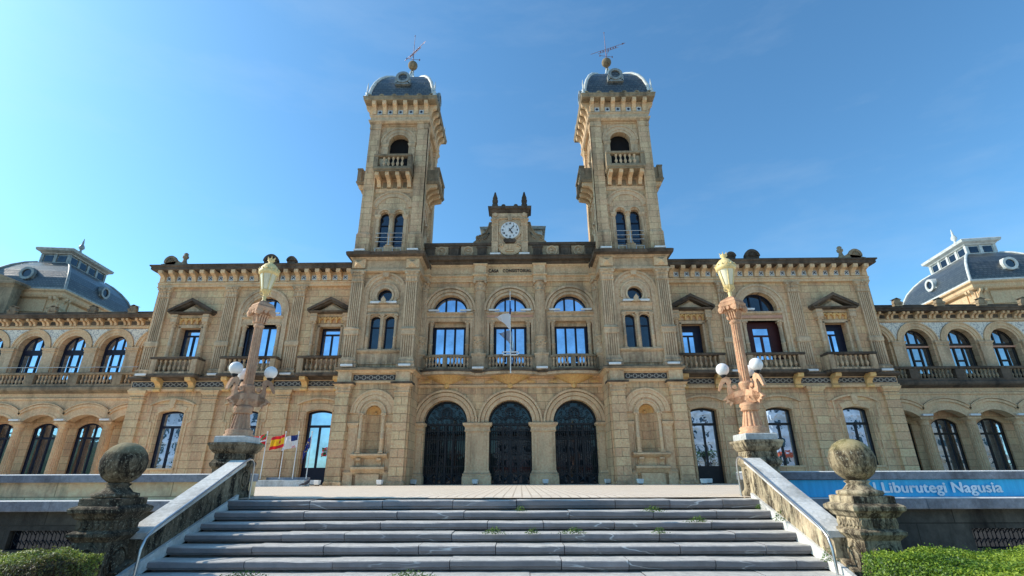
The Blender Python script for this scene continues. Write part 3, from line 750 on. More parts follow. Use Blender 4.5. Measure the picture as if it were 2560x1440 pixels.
mb.prism_y([(.75 * math.cos(t) * (1 if math.sin(t) < 0 else .95), 14.6 + (.58 if math.sin(t) < 0 else .25) * math.sin(t)) for t in [2 * PI * i / 30 for i in range(30)]], -.42, -.33)
for sg in (-1, 1):
    mb.tube([(sg * (.55 + .16 * (1 - i / 14) * math.cos(i * .6)), -.46, 14.72 + .16 * (1 - i / 14) * math.sin(i * .6)) for i in range(13)], .035, 6)
mb.tube([(.72 * math.cos(t), -.43, 14.6 + .55 * math.sin(t)) for t in [PI + PI * i / 20 for i in range(21)]], .035, 6)
mb.prism_y([(-.3, 14.38), (.3, 14.38), (.22, 14.28), (-.22, 14.28)], -.48, -.41)
for x in (-.18, 0, .18): mb.prism_y([(x - .07, 14.42), (x + .07, 14.42), (x + .09, 14.62 + (.1 if x == 0 else 0)), (x - .05, 14.62 + (.1 if x == 0 else 0))], -.47, -.41)
for k in range(9): mb.box(-.36 + k * .085, -.33 + k * .085, -.45, -.41, 14.1, 14.22)
obj('ship_crest', mb, 'stone', cg)
mb = MB(); mb.prism_y([(-.3, 14.92), (.3, 14.92), (.42, 15.12), (.3, 15.22), (.16, 15.16), (0, 15.26), (-.16, 15.16), (-.3, 15.22), (-.42, 15.12)], -.52, -.33)
obj('crown_ornament', mb, 'dark', cg)
# centre roof behind the gable (zinc-ribbed hipped roof and lantern)
mb = MB(); mb.ring(-2.2, 2.5, 4.0, 8.2, [(0, 14), (0, 17.0), (-.1, 18.2)], 0); mb.ring(-2.2, 2.5, 4.0, 8.2, [(.15, 18.2), (.2, 18.4), (-1.5, 19.4)], 1)
mb.ring(-4.0, 4.2, 3.4, 10., [(0, 13.5), (-.4, 15.2), (-1.8, 16.9)], 1)
obj('roof_lantern', mb, ['leadwhite', 'lead'], hall)
obj('roof', MB().box(-6, 6, .7, 12, 13.2, 13.9), 'slate', hall)

# ---------------- towers
def tower(s):
    tw = part('tower', hall)
    A0, A1 = 5.54, 9.66                                      # shaft x range
    def O(name, mb, mats): return obj(name, mb, mats, tw)
    TC = (A0 + A1) / 2
    YF, YB = -2.0, 2.0
    WX = 7.58
    # ground stage wall with niche
    mb = MB(s)
    mb.wall([(A0, -.3), (A1, -.3), (A1, 6.3), (A0, 6.3)], [[(WX - .44, 1.62), (WX + .44, 1.62)] + arcpts(WX, 3.72, .44, 0, PI, 14)], YF + .12, .05)
    mb.box(A0, A0 + .02, YF + .12, .4, -.3, 6.3); mb.box(A1 - .02, A1, YF + .12, .6, -.3, 6.3)
    # concave niche
    n = 10
    for j, (za, zb) in enumerate(((1.62, 3.72),)):
        v = []
        for z in (za, zb):
            for i in range(n + 1):
                a = PI * i / n; v.append((WX - .44 * math.cos(a), YF + .17 + .5 * math.sin(a), z))
        mb.add(v, [(i, i + 1, n + 1 + i + 1, n + 1 + i) for i in range(n)], 0, True)
    v = [(WX - .44 * math.cos(PI * i / n), YF + .17 + .5 * math.sin(PI * i / n), 1.62) for i in range(n + 1)]
    mb.add(v, [tuple(range(n + 1))])
    O('wall', mb, 'ashlar')
    mb = MB(s); c = (WX, YF + .17, 3.72)                     # shell half dome with ribs
    nn = 18
    for i in range(nn):
        a0, a1 = PI * i / nn, PI * (i + 1) / nn; am = (a0 + a1) / 2; v = []
        for t in [k / 6 * PI / 2 for k in range(7)]:
            for a, kk in ((a0, 1), (am, .93), (a1, 1)):
                r = .44 * math.sin(t) * kk
                v.append((c[0] + r * math.cos(a), c[1] + .5 * math.cos(t), c[2] + r * math.sin(a)))
        mb.add(v, [(j * 3 + q, j * 3 + q + 1, (j + 1) * 3 + q + 1, (j + 1) * 3 + q) for j in range(6) for q in range(2)], 0, True)
    mb.sphere(WX, YF + .55, 3.78, .09, 10)
    O('niche_shell', mb, 'gold')
    mb = MB(s); y = YF + .12
    for r0, r1, d in ((.46, .62, .05), (.62, .7, .09), (.78, 1.0, .04), (1.02, 1.2, .08), (1.2, 1.3, .12)):
        zc = 3.72 if r0 < .75 else 3.75
        mb.arch(WX, zc, r0, r1, y - d, y + .02, n=26)
    for sg in (-1, 1):
        column(mb, WX + sg * .62, y - .16, .1, 1.62, 3.72, cap=.36, n=10)
        a, b_ = sorted((WX + sg * .86, WX + sg * 1.28)); mb.ring(a, b_, y - .04, y, [(.02, 2.6), (.02, 2.95), (.1, 3.1), (.12, 3.22), (.05, 3.26)]); mb.box(a, b_, y - .04, y, .7, 2.6)
        mb.ring(a, b_, y - .06, y, [(.06, .0), (.04, .55), (.08, .65), (.02, .75)])
        mb.box(*sorted((WX + sg * .78, WX + sg * .84)), y - .06, y, .75, 3.3)
    mb.prof_x(WX - .98, WX + .98, [(y - .08, 1.36), (y - .2, 1.44), (y - .3, 1.5), (y - .3, 1.58), (y - .24, 1.62)], y)
    for sg in (-1, 1): modillion(mb, WX + sg * .55, .24, y - .26, y, .98, 1.36)
    mb.prof_x(WX - .9, WX + .9, [(y - .06, .56), (y - .2, .72), (y - .34, .82), (y - .34, .92), (y - .28, .95)], y)
    mb.box(WX - .62, WX + .62, y - .16, y, .0, .56)
    O('niche_surround', mb, 'stone')
    # ground pilasters
    for a, b_ in ((5.66, 6.42), (8.98, 9.72)):
        mb = MB(s); yb = YF + .14
        mb.box(a, b_, -2.2, yb, .18, 4.8); mb.ring(a, b_, -2.2, yb, [(.1, -.02), (.1, .12), (.05, .2)])
        O('pilaster', mb, 'rustic')
        mb = MB(s); mb.ring(a, b_, -2.2, yb, [(.02, 4.8), (.05, 4.86), (.02, 4.92), (.03, 5.14), (.12, 5.24), (.2, 5.3)], 0)
        for k in range(6): mb.ycyl(a + (b_ - a) * (k + .5) / 6, 5.03, .05, -2.26, -2.2, 8)
        for x in (a, b_): mb.ycyl(x, 5.1, .08, -2.3, -2.16, 10)
        O('pilaster_capital', mb, 'stone')
        mb = MB(s); mb.ring(a, b_, -2.2, yb, [(.2, 5.3), (.23, 5.36), (.22, 5.42)]); O('pilaster_ledge', mb, 'dark')
    # entablature with ring band, dark ledge
    mb = MB(s); mb.ring(A0 + .02, A1 - .02, YF + .02, .5, [(.0, 5.4), (.03, 5.46), (.03, 5.52)]); mb.box(A0 + .02, A1 - .02, YF + .02, .5, 5.42, 6.3)
    for a, b_ in ((5.64, 6.44), (8.96, 9.74)): mb.box(a, b_, -2.2, -1.9, 5.42, 6.0)
    mb.ring(A0, A1, -2.1, .5, [(.02, 5.95), (.12, 6.05), (.22, 6.1)], 0)
    ring_band(mb, 6.5, 8.9, YF + .02, 5.56, 5.88, .4, (1, 2))
    O('entablature', mb, ['stone', 'banddark', 'bandring'])
    mb = MB(s); mb.ring(A0, A1, -2.12, .5, [(.24, 6.1), (.27, 6.2), (.2, 6.26)]); O('ledge', mb, 'mid')
    # second stage
    mb = MB(s)
    hl = [[(WX - .74, 7.42), (WX - .14, 7.42), (WX - .14, 9.5), (WX - .74, 9.5)], [(WX + .14, 7.42), (WX + .74, 7.42), (WX + .74, 9.5), (WX + .14, 9.5)], arcpts(WX, 10.72, .46, 0, 2 * PI * 23 / 24, 23)]
    mb.wall([(A0 + .1, 6.2), (A1 - .1, 6.2), (A1 - .1, 13.2), (A0 + .1, 13.2)], hl, YF + .15, .4)
    mb.box(A0 + .1, A0 + .12, YF + .15, .4, 6.2, 13.2); mb.box(A1 - .12, A1 - .1, YF + .15, .6, 6.2, 13.2)
    O('wall', mb, 'ashlar_up')
    mb = MB(s); y = YF + .15
    mb.arch(WX, 10.72, .46, .58, y - .1, y + .02, 0, 2 * PI, 30); mb.arch(WX, 10.72, .6, .8, y - .05, y + .02, 0, 2 * PI, 30); mb.arch(WX, 10.72, .8, .88, y - .09, y + .02, -.3, PI + .3, 30)
    mb.arch(WX, 10.9, .98, 1.2, y - .05, y + .02, n=30); mb.arch(WX, 10.9, 1.2, 1.32, y - .12, y + .02, n=30)
    for sg in (-1, 1):
        mb.box(*sorted((WX + sg * .98, WX + sg * 1.2)), y - .05, y + .02, 7.3, 10.9); mb.box(*sorted((WX + sg * 1.2, WX + sg * 1.3)), y - .12, y + .02, 7.3, 10.9)
    mb.prism_y([(WX - .24, 12.38), (WX - .15, 11.9), (WX + .15, 11.9), (WX + .24, 12.38)], y - .22, y)
    mb.prof_x(WX - .96, WX + .96, [(y - .03, 9.75), (y - .03, 9.95), (y - .1, 10.05), (y - .14, 10.12), (y - .06, 10.16)], y)
    mb.prof_x(WX - .9, WX + .9, [(y - .1, 9.5), (y - .13, 9.56), (y - .08, 9.62)], y)
    for dx in (-.82, 0, .82): column(mb, WX + dx, y - .06, .09, 7.36, 9.5, cap=.34, n=10)
    for sg in (-1, 1): mb.arch(WX + sg * .44, 9.1, .34, .42, y - .02, y + .2, 0, PI, 12)
    mb.prof_x(WX - 1.36, WX + 1.36, [(y - .08, 7.14), (y - .16, 7.2), (y - .22, 7.28), (y - .2, 7.34)], y)
    mb.box(WX - 1.3, WX + 1.3, y - .06, y, 6.5, 7.14)
    for dx in (-.45, .45): mb.box(WX + dx - .2, WX + dx + .2, y - .085, y - .05, 6.62, 7.04); mb.box(WX + dx - .1, WX + dx + .1, y - .11, y - .08, 6.7, 6.96)
    mb.prism_y([(WX - .26, 10.16), (WX + .26, 10.16), (WX + .12, 10.3), (WX + .14, 10.42), (WX, 10.62), (WX - .14, 10.42), (WX - .12, 10.3)], y - .3, y - .12)
    O('window_surround', mb, 'stone_up')
    for sg in (-1, 1):
        x = WX * s + sg * .44
        window(tw, [(x - .3, 7.42), (x + .3, 7.42), (x + .3, 9.5), (x - .3, 9.5)], y + .22, [(x - .26, x + .26, 8.75, 8.81)], .06, glass='glassdark', nest=False)
    window(tw, [(WX * s + a, b_) for a, b_ in arcpts(0, 10.72, .46, 0, 2 * PI * 23 / 24, 23)], y + .22, [], .05, glass='glassdark', nest=False)
    for a, b_ in ((5.56, 6.32), (8.88, 9.64)):               # giant fluted pilasters on pedestals
        mb = MB(s); yb = YF + .16
        mb.ring(a, b_, -2.2, yb, [(.13, 6.26), (.13, 6.42), (.08, 6.5), (.10, 6.6), (.04, 6.72), (.02, 6.86)])
        fluted(mb, a, b_, -2.2, yb, 6.8, 8.22, 5, .045)
        mb.ring(a, b_, -2.2, yb, [(.02, 8.18), (.04, 8.24), (.04, 8.46), (.08, 8.52), (.03, 8.6), (.0, 8.66)])
        fluted(mb, a + .03, b_ - .03, -2.18, yb, 8.6, 11.52, 5, .045)
        for yy in (-2.19,):
            mb.box(a, a + .002, -2.19, yb, 8.6, 11.5)
        capital(mb, a + .03, b_ - .03, -2.18, yb, 11.58, 12.24)
        O('pilaster', mb, 'stone_up')
        mb = MB(s); xm = (a + b_) / 2
        mb.box(a - .02, b_ + .02, -2.24, yb, 12.42, 13.0)
        mb.add([(xm - .27, -2.24, 12.46), (xm + .27, -2.24, 12.46), (xm + .27, -2.24, 12.96), (xm - .27, -2.24, 12.96), (xm, -2.46, 12.71)], [(0, 1, 4), (1, 2, 4), (2, 3, 4), (3, 0, 4)])
        # return faces of the blocks
        O('pyramid_block', mb, 'stone')
    mb = MB(s); mb.ring(A0 + .02, A1 - .02, -2.06, 1.9, [(.0, 12.2), (.12, 12.24), (.1, 12.4), (.0, 12.44)]); mb.box(A0 + .02, A1 - .02, -2.06, 1.9, 12.4, 13.1)
    mb.ring(A0, A1, -2.14, 1.9, [(.02, 13.0), (.1, 13.08), (.18, 13.12)])
    O('entablature', mb, 'stone_up')
    mb = MB(s); mb.ring(A0, A1, -2.2, 1.95, [(.2, 13.12), (.34, 13.18), (.38, 13.36), (.3, 13.42)])
    for a, b_ in ((5.5, 6.4), (8.8, 9.7)): mb.ring(a, b_, -2.34, -1.9, [(.12, 13.14), (.26, 13.2), (.3, 13.37), (.2, 13.43)])
    O('cornice', mb, 'dark')
    # --- upper shaft: four faces
    SH0, SH1, SY0, SY1 = 5.60, 9.60, -2.12, 1.88
    CXx, CYy = (SH0 + SH1) / 2, (SY0 + SY1) / 2
    for f in range(4):                                       # 0 front, 1 outer/right, 2 back, 3 inner/left
        if f == 2: 
            O('wall', MB(s).box(SH0 + .1, SH1 - .1, SY1 - .3, SY1 - .1, 13.4, 24.2), 'ashlar_up'); continue
        Tm = Matrix.Translation((CXx, CYy, 0)) @ Matrix.Rotation(f * PI / 2, 4, 'Z')
        H = 2.0
        mb = MB(s); mb.T = Tm
        h1 = [(-.78, 14.0), (-.14, 14.0), (-.14, 16.25)] + arcpts(-.46, 16.25, .32, 0, PI, 10)[1:]
        h1 = [(-.78, 14.0), (-.14, 14.0)] + arcpts(-.46, 16.2, .32, 0, PI, 10)
        h2 = [(.14, 14.0), (.78, 14.0)] + arcpts(.46, 16.2, .32, 0, PI, 10)
        h3 = [(-.7, 19.9), (.7, 19.9)] + arcpts(0, 21.9, .7, 0, PI, 16)
        mb.wall([(-H + .1, 13.4), (H - .1, 13.4), (H - .1, 24.2), (-H + .1, 24.2)], [h1, h2, h3], -H + .25, .45)
        O('wall', mb, 'ashlar_up')
        mb = MB(s); mb.T = Tm; y = -H + .25                   # windows and opening surrounds
        mb.arch(0, 16.55, 1.08, 1.36, y - .05, y + .02, .25, PI - .25, 24); mb.arch(0, 16.55, 1.36, 1.46, y - .1, y + .02, .12, PI - .12, 24)
        for sg in (-1, 1):
            mb.arch(sg * .46, 16.3, .33, .46, y - .1, y + .02, 0, PI, 14)
            mb.box(*sorted((sg * .80, sg * 1.0)), y - .04, y + .02, 13.6, 16.2); mb.ring(*sorted((sg * .78, sg * 1.02)), y - .05, y + .02, [(.0, 16.0), (.06, 16.12), (.08, 16.28), (0, 16.34)])
            mb.box(*sorted((sg * 1.04, sg * 1.12)), y - .03, y + .02, 13.6, 16.6)
        column(mb, 0, y - .06, .15, 14.0, 16.3, cap=.3, n=12)
        mb.box(-.3, .3, y - .2, y + .02, 13.5, 14.0)
        mb.prof_x(-1.24, 1.24, [(y - .03, 17.95), (y - .08, 18.02), (y - .08, 18.1), (y - .14, 18.18), (y - .05, 18.24)], y + .02)
        mb.arch(0, 21.9, .7, .86, y - .03, y + .05, n=24); mb.arch(0, 21.9, .86, 1.12, y - .07, y + .02, n=24); mb.arch(0, 21.9, 1.12, 1.24, y - .12, y + .02, n=24)
        for sg in (-1, 1):
            a, b_ = sorted((sg * .72, sg * 1.14)); mb.box(a, b_, y - .04, y + .02, 19.9, 21.7); mb.ring(a, b_, y - .05, y + .02, [(.0, 21.6), (.04, 21.7), (.07, 21.82), (.02, 21.9)])
        mb.prof_x(-1.3, 1.3, [(y - .06, 23.3), (y - .1, 23.36), (y - .06, 23.44)], y)
        O('window_surround', mb, 'stone_up')
        for sg in (-1, 1):                                    # corner piers
            a, b_ = sorted((sg * 1.28, sg * 2.0))
            mb = MB(s); mb.T = Tm
            mb.box(a, b_, -H, y + .02, 14.9, 22.95)
            mb.ring(a, b_, -H, y + .02, [(.07, 13.42), (.07, 14.75), (.03, 14.84), (0, 14.94)])
            mb.ring(a, b_, -H, y + .02, [(.02, 22.9), (.04, 23.0), (.02, 23.08), (.03, 23.3), (.1, 23.42)])
            for k in range(7): mb.box(a + .05 + k * .1, a + .1 + k * .1, -H - .03, -H, 23.1, 23.26)
            O('corner_pier', mb, 'ashlar_up')
        for k in range(4):                                    # belfry balcony
            mb = MB(s); mb.T = Tm; modillion(mb, -1.0 + k * .667, .24, -H - .68, y + .02, 18.3, 19.0); O('balcony_bracket', mb, 'stone')
        mb = MB(s); mb.T = Tm
        for k in range(3): mb.box(-.78 + k * .667 - .0, -.78 + k * .667 + .22, y - .03, y, 18.35, 18.75)
        mb.box(-1.2, 1.2, -H - .75, y, 19.0, 19.1); mb.ring(-1.2, 1.2, -H - .78, y - .2, [(.0, 19.08), (.05, 19.14), (.05, 19.24)])
        for px in (-1.12, 1.12): mb.box(px - .14, px + .14, -H - .78, -H - .5, 19.24, 20.1)
        for px in (-1.19, 1.12): mb.box(px, px + .07, -H - .5, y, 19.24, 20.1)
        mb.ring(-1.2, 1.2, -H - .78, y - .25, [(-.02, 19.24), (-.02, 19.34)]) if False else mb.box(-1.2, 1.2, -H - .76, -H - .52, 19.24, 19.36)
        mb.ring(-1.2, 1.2, -H - .78, -H - .5, [(-.02, 20.1), (.04, 20.14), (.05, 20.26), (.0, 20.3)])
        O('balcony', mb, 'mid')
        if f != 2:
            for k in range(5):
                p = Tm @ Vector((-.6 + k * .3, -H - .64, 19.36)); o = bpy.data.objects.new('baluster', B2); COL.objects.link(o); o.parent = tw; o.location = (p.x * s, p.y, p.z)
        # glazing of the twin windows, dark belfry interior
        mb = MB(s); mb.T = Tm
        for sg in (-1, 1):
            for q in ((sg * .46 - .32, sg * .46 - .26, 14, 16.2), (sg * .46 + .26, sg * .46 + .32, 14, 16.2), (sg * .46 - .26, sg * .46 + .26, 15.6, 15.66), (sg * .46 - .26, sg * .46 + .26, 14.55, 14.6)):
                mb.box(q[0], q[1], y + .22, y + .27, q[2], q[3])
            mb.add([(sg * .46 + px, y + .28, pz) for px, pz in [(-.32, 14), (.32, 14)] + arcpts(0, 16.2, .32, 0, PI, 10)], [tuple(range(13))], 1)
        O('window', mb, ['frame', 'glassdark'])
        # steel safety rails
        if f in (0,):
            mb = MB(s); mb.T = Tm
            for z in (14.25, 14.55, 14.85): mb.tube([(-.86, y, z), (-.86, y - .2, z), (-.82, y - .26, z), (.82, y - .26, z), (.86, y - .2, z), (.86, y, z)], .022, 6)
            mb.tube([(0, y - .26, 14.0), (0, y - .26, 14.85)], .022, 6)
            for sg in (-1, 1):
                mb.tube([(sg * .8, y - .26, 13.42), (sg * .8, y - .26, 13.8), (sg * .3, y - .26, 13.8), (sg * .3, y - .26, 13.42)], .022, 6)
            O('safety_rail', mb, 'steel')
    O('bell_chamber', MB(s).box(SH0 + .75, SH1 - .75, SY0 + .75, SY1 - .75, 13.5, 24), 'darkroom')
    # crown: string, brackets, tiles, cornice
    mb = MB(s); mb.ring(SH0, SH1, SY0, SY1, [(.02, 23.4), (.14, 23.5), (.16, 23.62), (.05, 23.68), (.05, 23.9), (.12, 23.98), (.12, 24.06), (.02, 24.1)]); mb.box(SH0, SH1, SY0, SY1, 24.05, 25.0)
    O('entablature', mb, 'stone_up')
    for f in range(4):
        Tm = Matrix.Translation((CXx, CYy, 0)) @ Matrix.Rotation(f * PI / 2, 4, 'Z')
        if f == 2: continue
        for k in range(6): mb = MB(s); mb.T = Tm; modillion(mb, -1.82 + k * .728, .26, -2.48, -2.0, 24.12, 25.0); O('cornice_bracket', mb, 'stone')
        for k in range(5): mb = MB(s); mb.T = Tm; tile_panel(mb, -1.456 + k * .728, 24.34, .34, -2.0, 1); O('glazed_tile', mb, ['stone', 'tilewhite', 'tileblue'])
    mb = MB(s); mb.ring(SH0, SH1, SY0, SY1, [(.2, 24.98), (.5, 25.0), (.54, 25.06), (.55, 25.2), (.58, 25.24), (.58, 25.32), (.3, 25.36)])
    for f in range(4):
        mb.T = Matrix.Translation((CXx, CYy, 0)) @ Matrix.Rotation(f * PI / 2, 4, 'Z')
        for k in range(6): mb.arch(-2.2 + k * .88, 25.36, .1, .2, -2.5, -2.36, 0, PI, 10); mb.ycyl(-2.2 + k * .88, 25.36, .1, -2.46, -2.4, 10)
    mb.T = None
    O('cornice', mb, 'mid')
    # dome
    prof = [(2.28, 25.34), (2.26, 25.65), (2.18, 26.3), (2.02, 26.95), (1.78, 27.55), (1.46, 28.05), (1.08, 28.4), (.7, 28.58), (.45, 28.62)]
    mb = MB(s); mb.ring(CXx, CXx, CYy, CYy, prof, 0); O('dome', mb, 'slate')
    mb = MB(s)
    for sx in (-1, 1):
        for sy in (-1, 1): mb.tube([(CXx + sx * r, CYy + sy * r, z) for r, z in prof], .12, 8)
    mb.ring(CXx, CXx, CYy, CYy, [(2.36, 25.34), (2.36, 25.46), (2.26, 25.5)]); mb.ring(CXx, CXx, CYy, CYy, [(.55, 28.55), (.55, 28.7), (.3, 28.8), (.12, 29.7)])
    for f in range(4):                                        # S-curved crest brackets
        a = PI / 4 + f * PI / 2; mb.tube([(CXx + r * math.cos(a), CYy + r * math.sin(a), z) for r, z in ((.5, 28.75), (.42, 29.1), (.2, 29.4), (.1, 29.9))], .06, 6)
    O('dome_ribs', mb, 'leadwhite')
    for f in range(4):
        Tm = Matrix.Translation((CXx, CYy, 0)) @ Matrix.Rotation(f * PI / 2, 4, 'Z')
        mb = MB(s); mb.T = Tm
        mb.ycyl(0, 27.2, .46, -2.25, -1.4, 20); mb.arch(0, 27.2, .32, .5, -2.36, -2.2, 0, 2 * PI, 24)
        mb.box(-.5, .5, -2.3, -1.6, 26.6, 26.75); mb.box(-.56, -.4, -2.3, -2.0, 26.65, 27.15); mb.box(.4, .56, -2.3, -2.0, 26.65, 27.15)
        mb.ycyl(0, 27.2, .3, -2.27, -2.2, 20, 1)
        O('oculus_dormer', mb, ['lead', 'slate'])
    for sx in (-1, 1):
        for sy in (-1, 1):
            mb = MB(s); px, py = CXx + sx * 2.38, CYy + sy * 2.38
            mb.lathe([(.16, 0), (.16, .12), (.07, .2), (.12, .35), (.05, .5), (.06, .85), (.01, 1.3)], px, py, 10, 0, 25.36); O('spike_finial', mb, 'leadwhite')
    mb = MB(s); mb.sphere(CXx - .02, CYy, 30.6, .37, 20); mb.lathe([(.14, 29.6), (.08, 29.9), (.14, 29.98)], CXx - .02, CYy, 10); O('ball_finial', mb, 'mid')
    mb = MB(); vx = CXx * s; rot = .12
    mb.tube([(vx, CYy, 30.6), (vx, CYy, 33.7)], [.04, .015], 6); mb.sphere(vx, CYy, 33.7, .05, 8)
    for z, L, a in ((31.25, .5, .15), (31.25, .5, .15 + PI / 2)): 
        c, q = math.cos(a), math.sin(a); mb.tube([(vx - L * c, CYy - L * q, z), (vx + L * c, CYy + L * q, z)], .018, 5)
        for e in (-1, 1): mb.box(vx + e * L * c - .04, vx + e * L * c + .04, CYy + e * L * q - .02, CYy + e * L * q + .02, z - .08, z + .08)
    a = -.4 if s > 0 else -.75; c, q = math.cos(a), math.sin(a)
    mb.tube([(vx - 1.2 * c, CYy - 1.2 * q, 31.95), (vx + 1.3 * c, CYy + 1.3 * q, 31.95)], .022, 5); mb.tube([(vx - .6 * c, CYy - .6 * q, 31.75), (vx + 1.0 * c, CYy + 1.0 * q, 31.75)], .02, 5)
    for t in range(7): u = -.4 + t * .2; mb.box(vx + u * c - .05, vx + u * c + .05, CYy + u * q - .01, CYy + u * q + .01, 31.75, 31.95)
    mb.add([(vx + 1.3 * c, CYy + 1.3 * q, 31.85), (vx + 1.3 * c, CYy + 1.3 * q, 32.05), (vx + 1.6 * c, CYy + 1.6 * q, 31.95)], [(0, 1, 2), (2, 1, 0)])
    obj('weather_vane', mb, 'vane', tw)
B2 = baluster_mesh(.74, 'stone_up', 1.15)
for s in (-1, 1): tower(s)

# ---------------- side blocks
BW0, BW1, YB0 = 9.6, 23.3, .3
BAYS = (11.5, 15.97, 20.5)
def block(s):
    left = s < 0
    def O(name, mb, mats, p=None): return obj(name, mb, mats, p or hall)
    mb = MB(s)
    holes = [seg_hole(x, .77, .95 if x > 12 else .02, 4.08, .15) for x in BAYS]
    holes += [[(x - .66, 7.35), (x + .66, 7.35), (x + .66, 9.42), (x - .66, 9.42)] for x in (BAYS[0], BAYS[2])]
    x = BAYS[1]; holes += [[(x - 1.3, 7.1), (x + 1.3, 7.1), (x + 1.3, 9.6), (x - 1.3, 9.6)], [(x - 1.12, 10.22), (x + 1.12, 10.22)] + arcpts(x, 10.4, 1.12, 0, PI, 20)]
    mb.wall([(BW0, -.3), (BW1, -.3), (BW1, 12.6), (BW0, 12.6)], holes, YB0, .55)
    mb.box(BW1 - .02, BW1, YB0, 12, -.3, 12.6)
    O('wall', mb, 'ashlar')
    # pilasters: ground plain rusticated, first floor fluted corinthian
    for a in (13.36, 17.83, 22.3):
        mb = MB(s); b_ = a + .84
        mb.box(a, b_, .1, YB0, -.1, 4.85); mb.ring(a, b_, .1, YB0, [(.02, 4.8), (.06, 4.88), (.02, 4.94), (.03, 5.15), (.12, 5.26), (.16, 5.4), (.1, 5.44)])
        for k in range(6): mb.ycyl(a + .84 * (k + .5) / 6, 5.04, .05, .04, .1, 8)
        O('pilaster', mb, 'rustic')
        mb = MB(s); a2, b2 = a + .03, b_ - .03
        mb.ring(a2, b2, .12, YB0, [(.13, 6.2), (.13, 6.4), (.08, 6.5), (.1, 6.6), (.03, 6.72)])
        fluted(mb, a2, b2, .12, YB0, 6.7, 8.2, 6, .045); mb.ring(a2, b2, .12, YB0, [(.02, 8.16), (.05, 8.22), (.05, 8.42), (.02, 8.5)])
        fluted(mb, a2 + .03, b2 - .03, .13, YB0, 8.5, 11.45, 6, .045); capital(mb, a2 + .03, b2 - .03, .13, YB0, 11.52, 12.18)
        O('pilaster', mb, 'stone_up')
    # string band with rings, dark ledge
    mb = MB(s); mb.box(BW0, BW1, .16, YB0, 5.42, 6.02); mb.prof_x(BW0, BW1 + .02, [(.1, 5.36), (.06, 5.44), (.06, 5.52), (.14, 5.56)], YB0)
    ring_band(mb, BW0 + .1, BW1 - .05, .16, 5.62, 5.94, .36, (1, 2))
    O('string_course', mb, ['stone', 'banddark', 'bandring'])
    mb = MB(s); mb.prof_x(BW0, BW1 + .12, [(.12, 6.0), (-.0, 6.06), (-.1, 6.12), (-.1, 6.2), (.0, 6.26)], YB0)
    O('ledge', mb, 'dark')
    # balconies
    for i, x in enumerate(BAYS):
        hw = 1.42 if i != 1 else 1.7
        bc = part('balcony', hall); F = -.62
        mb = MB(s)
        for px in (-hw + .18, hw - .18):
            mb.box(x + px - .17, x + px + .17, F + .04, F + .38, 6.3, 7.2)
            mb.box(x + px - .11, x + px + .11, F + .03, F + .05, 6.48, 7.0)
            mb.box(x + px - .1, x + px + .1, F + .3, YB0, 6.3, 7.2) if False else mb.box(*sorted((x + px + (-.16 if px < 0 else .08), x + px + (-.08 if px < 0 else .16))), F + .3, YB0, 6.36, 7.2)
        mb.box(x - hw + .02, x + hw - .02, F + .06, F + .36, 6.3, 6.44)
        O('balcony_wall', mb, 'stone_up', bc)
        mb = MB(s); mb.ring(x - hw, x + hw, F + .05, YB0 - .1, [(.03, 6.12), (.06, 6.2), (.04, 6.3), (.0, 6.32)])
        mb.ring(x - hw, x + hw, F + .04, F + .38, [(-.02, 7.18), (.05, 7.22), (.06, 7.32), (.0, 7.36)])
        for px in (-hw + .05, hw - .25): mb.box(x + px, x + px + .2, F + .42, YB0, 7.2, 7.34)
        O('balcony_ledge', mb, 'dark', bc)
        n = 7 if i != 1 else 9
        balusters(bc, B3, [((x + (k - (n - 1) / 2) * (hw * 2 - .75) / n) * s, F + .21, 6.44) for k in range(n)])
        for px in (-hw + .4, hw - .4):
            mb = MB(s); modillion(mb, x + px, .34, F + .1, .16, 5.5, 6.12); mb.xcyl(.0, 5.42, .11, x + px - .2, x + px + .2, 12); mb.xcyl(F + .24, 5.98, .1, x + px - .18, x + px + .18, 12)
            O('console', mb, 'gold', bc)
    # first-floor aedicule windows
    for i in (0, 2):
        x = BAYS[i]; mb = MB(s); y = YB0
        for sg in (-1, 1):
            column(mb, x + sg * 1.02, y - .22, .115, 7.3, 9.72, cap=.42, n=12)
            mb.box(x + sg * 1.02 - .2, x + sg * 1.02 + .2, y - .42, y, 6.3, 7.3)
            mb.box(x + sg * 1.02 - .2, x + sg * 1.02 + .2, y - .42, y, 9.72, 10.26); mb.ring(x + sg * 1.02 - .2, x + sg * 1.02 + .2, y - .42, y, [(0, 9.98), (.04, 10.04), (0, 10.1)])
            mb.box(*sorted((x + sg * .67, x + sg * .80)), y - .08, y, 7.3, 9.5)
            mb.box(*sorted((x + sg * .80, x + sg * .84)), y - .04, y, 7.3, 9.5)
        mb.box(x - .84, x + .84, y - .08, y, 9.42, 9.62); mb.box(x - .82, x + .82, y - .2, y, 10.06, 10.26)
        mb.add([(x - 1.1, y - .12, 10.28), (x + 1.1, y - .12, 10.28), (x, y - .12, 10.98)], [(0, 1, 2)])
        mb.prism_y([(x - .7, 10.4), (x + .7, 10.4), (x, 10.82)], y - .28, y - .1)
        O('window_surround', mb, 'stone_up')
        mb = MB(s)
        for k in range(5):
            mb.prism_x([(y, 9.66), (y - .1, 9.66), (y - .22, 10.02), (y, 10.06)], x - .74 + k * .37 - .045, x - .74 + k * .37 + .045)
            if k < 4: mb.arch(x - .555 + k * .37, 9.88, .08, .16, y - .16, y, 0, PI, 10)
        O('dentil_row', mb, 'gold')
        mb = MB(s); yb = y
        mb.ring(x - 1.28, x + 1.28, y - .46, y - .02, [(.0, 10.24), (.08, 10.28), (.12, 10.36)])
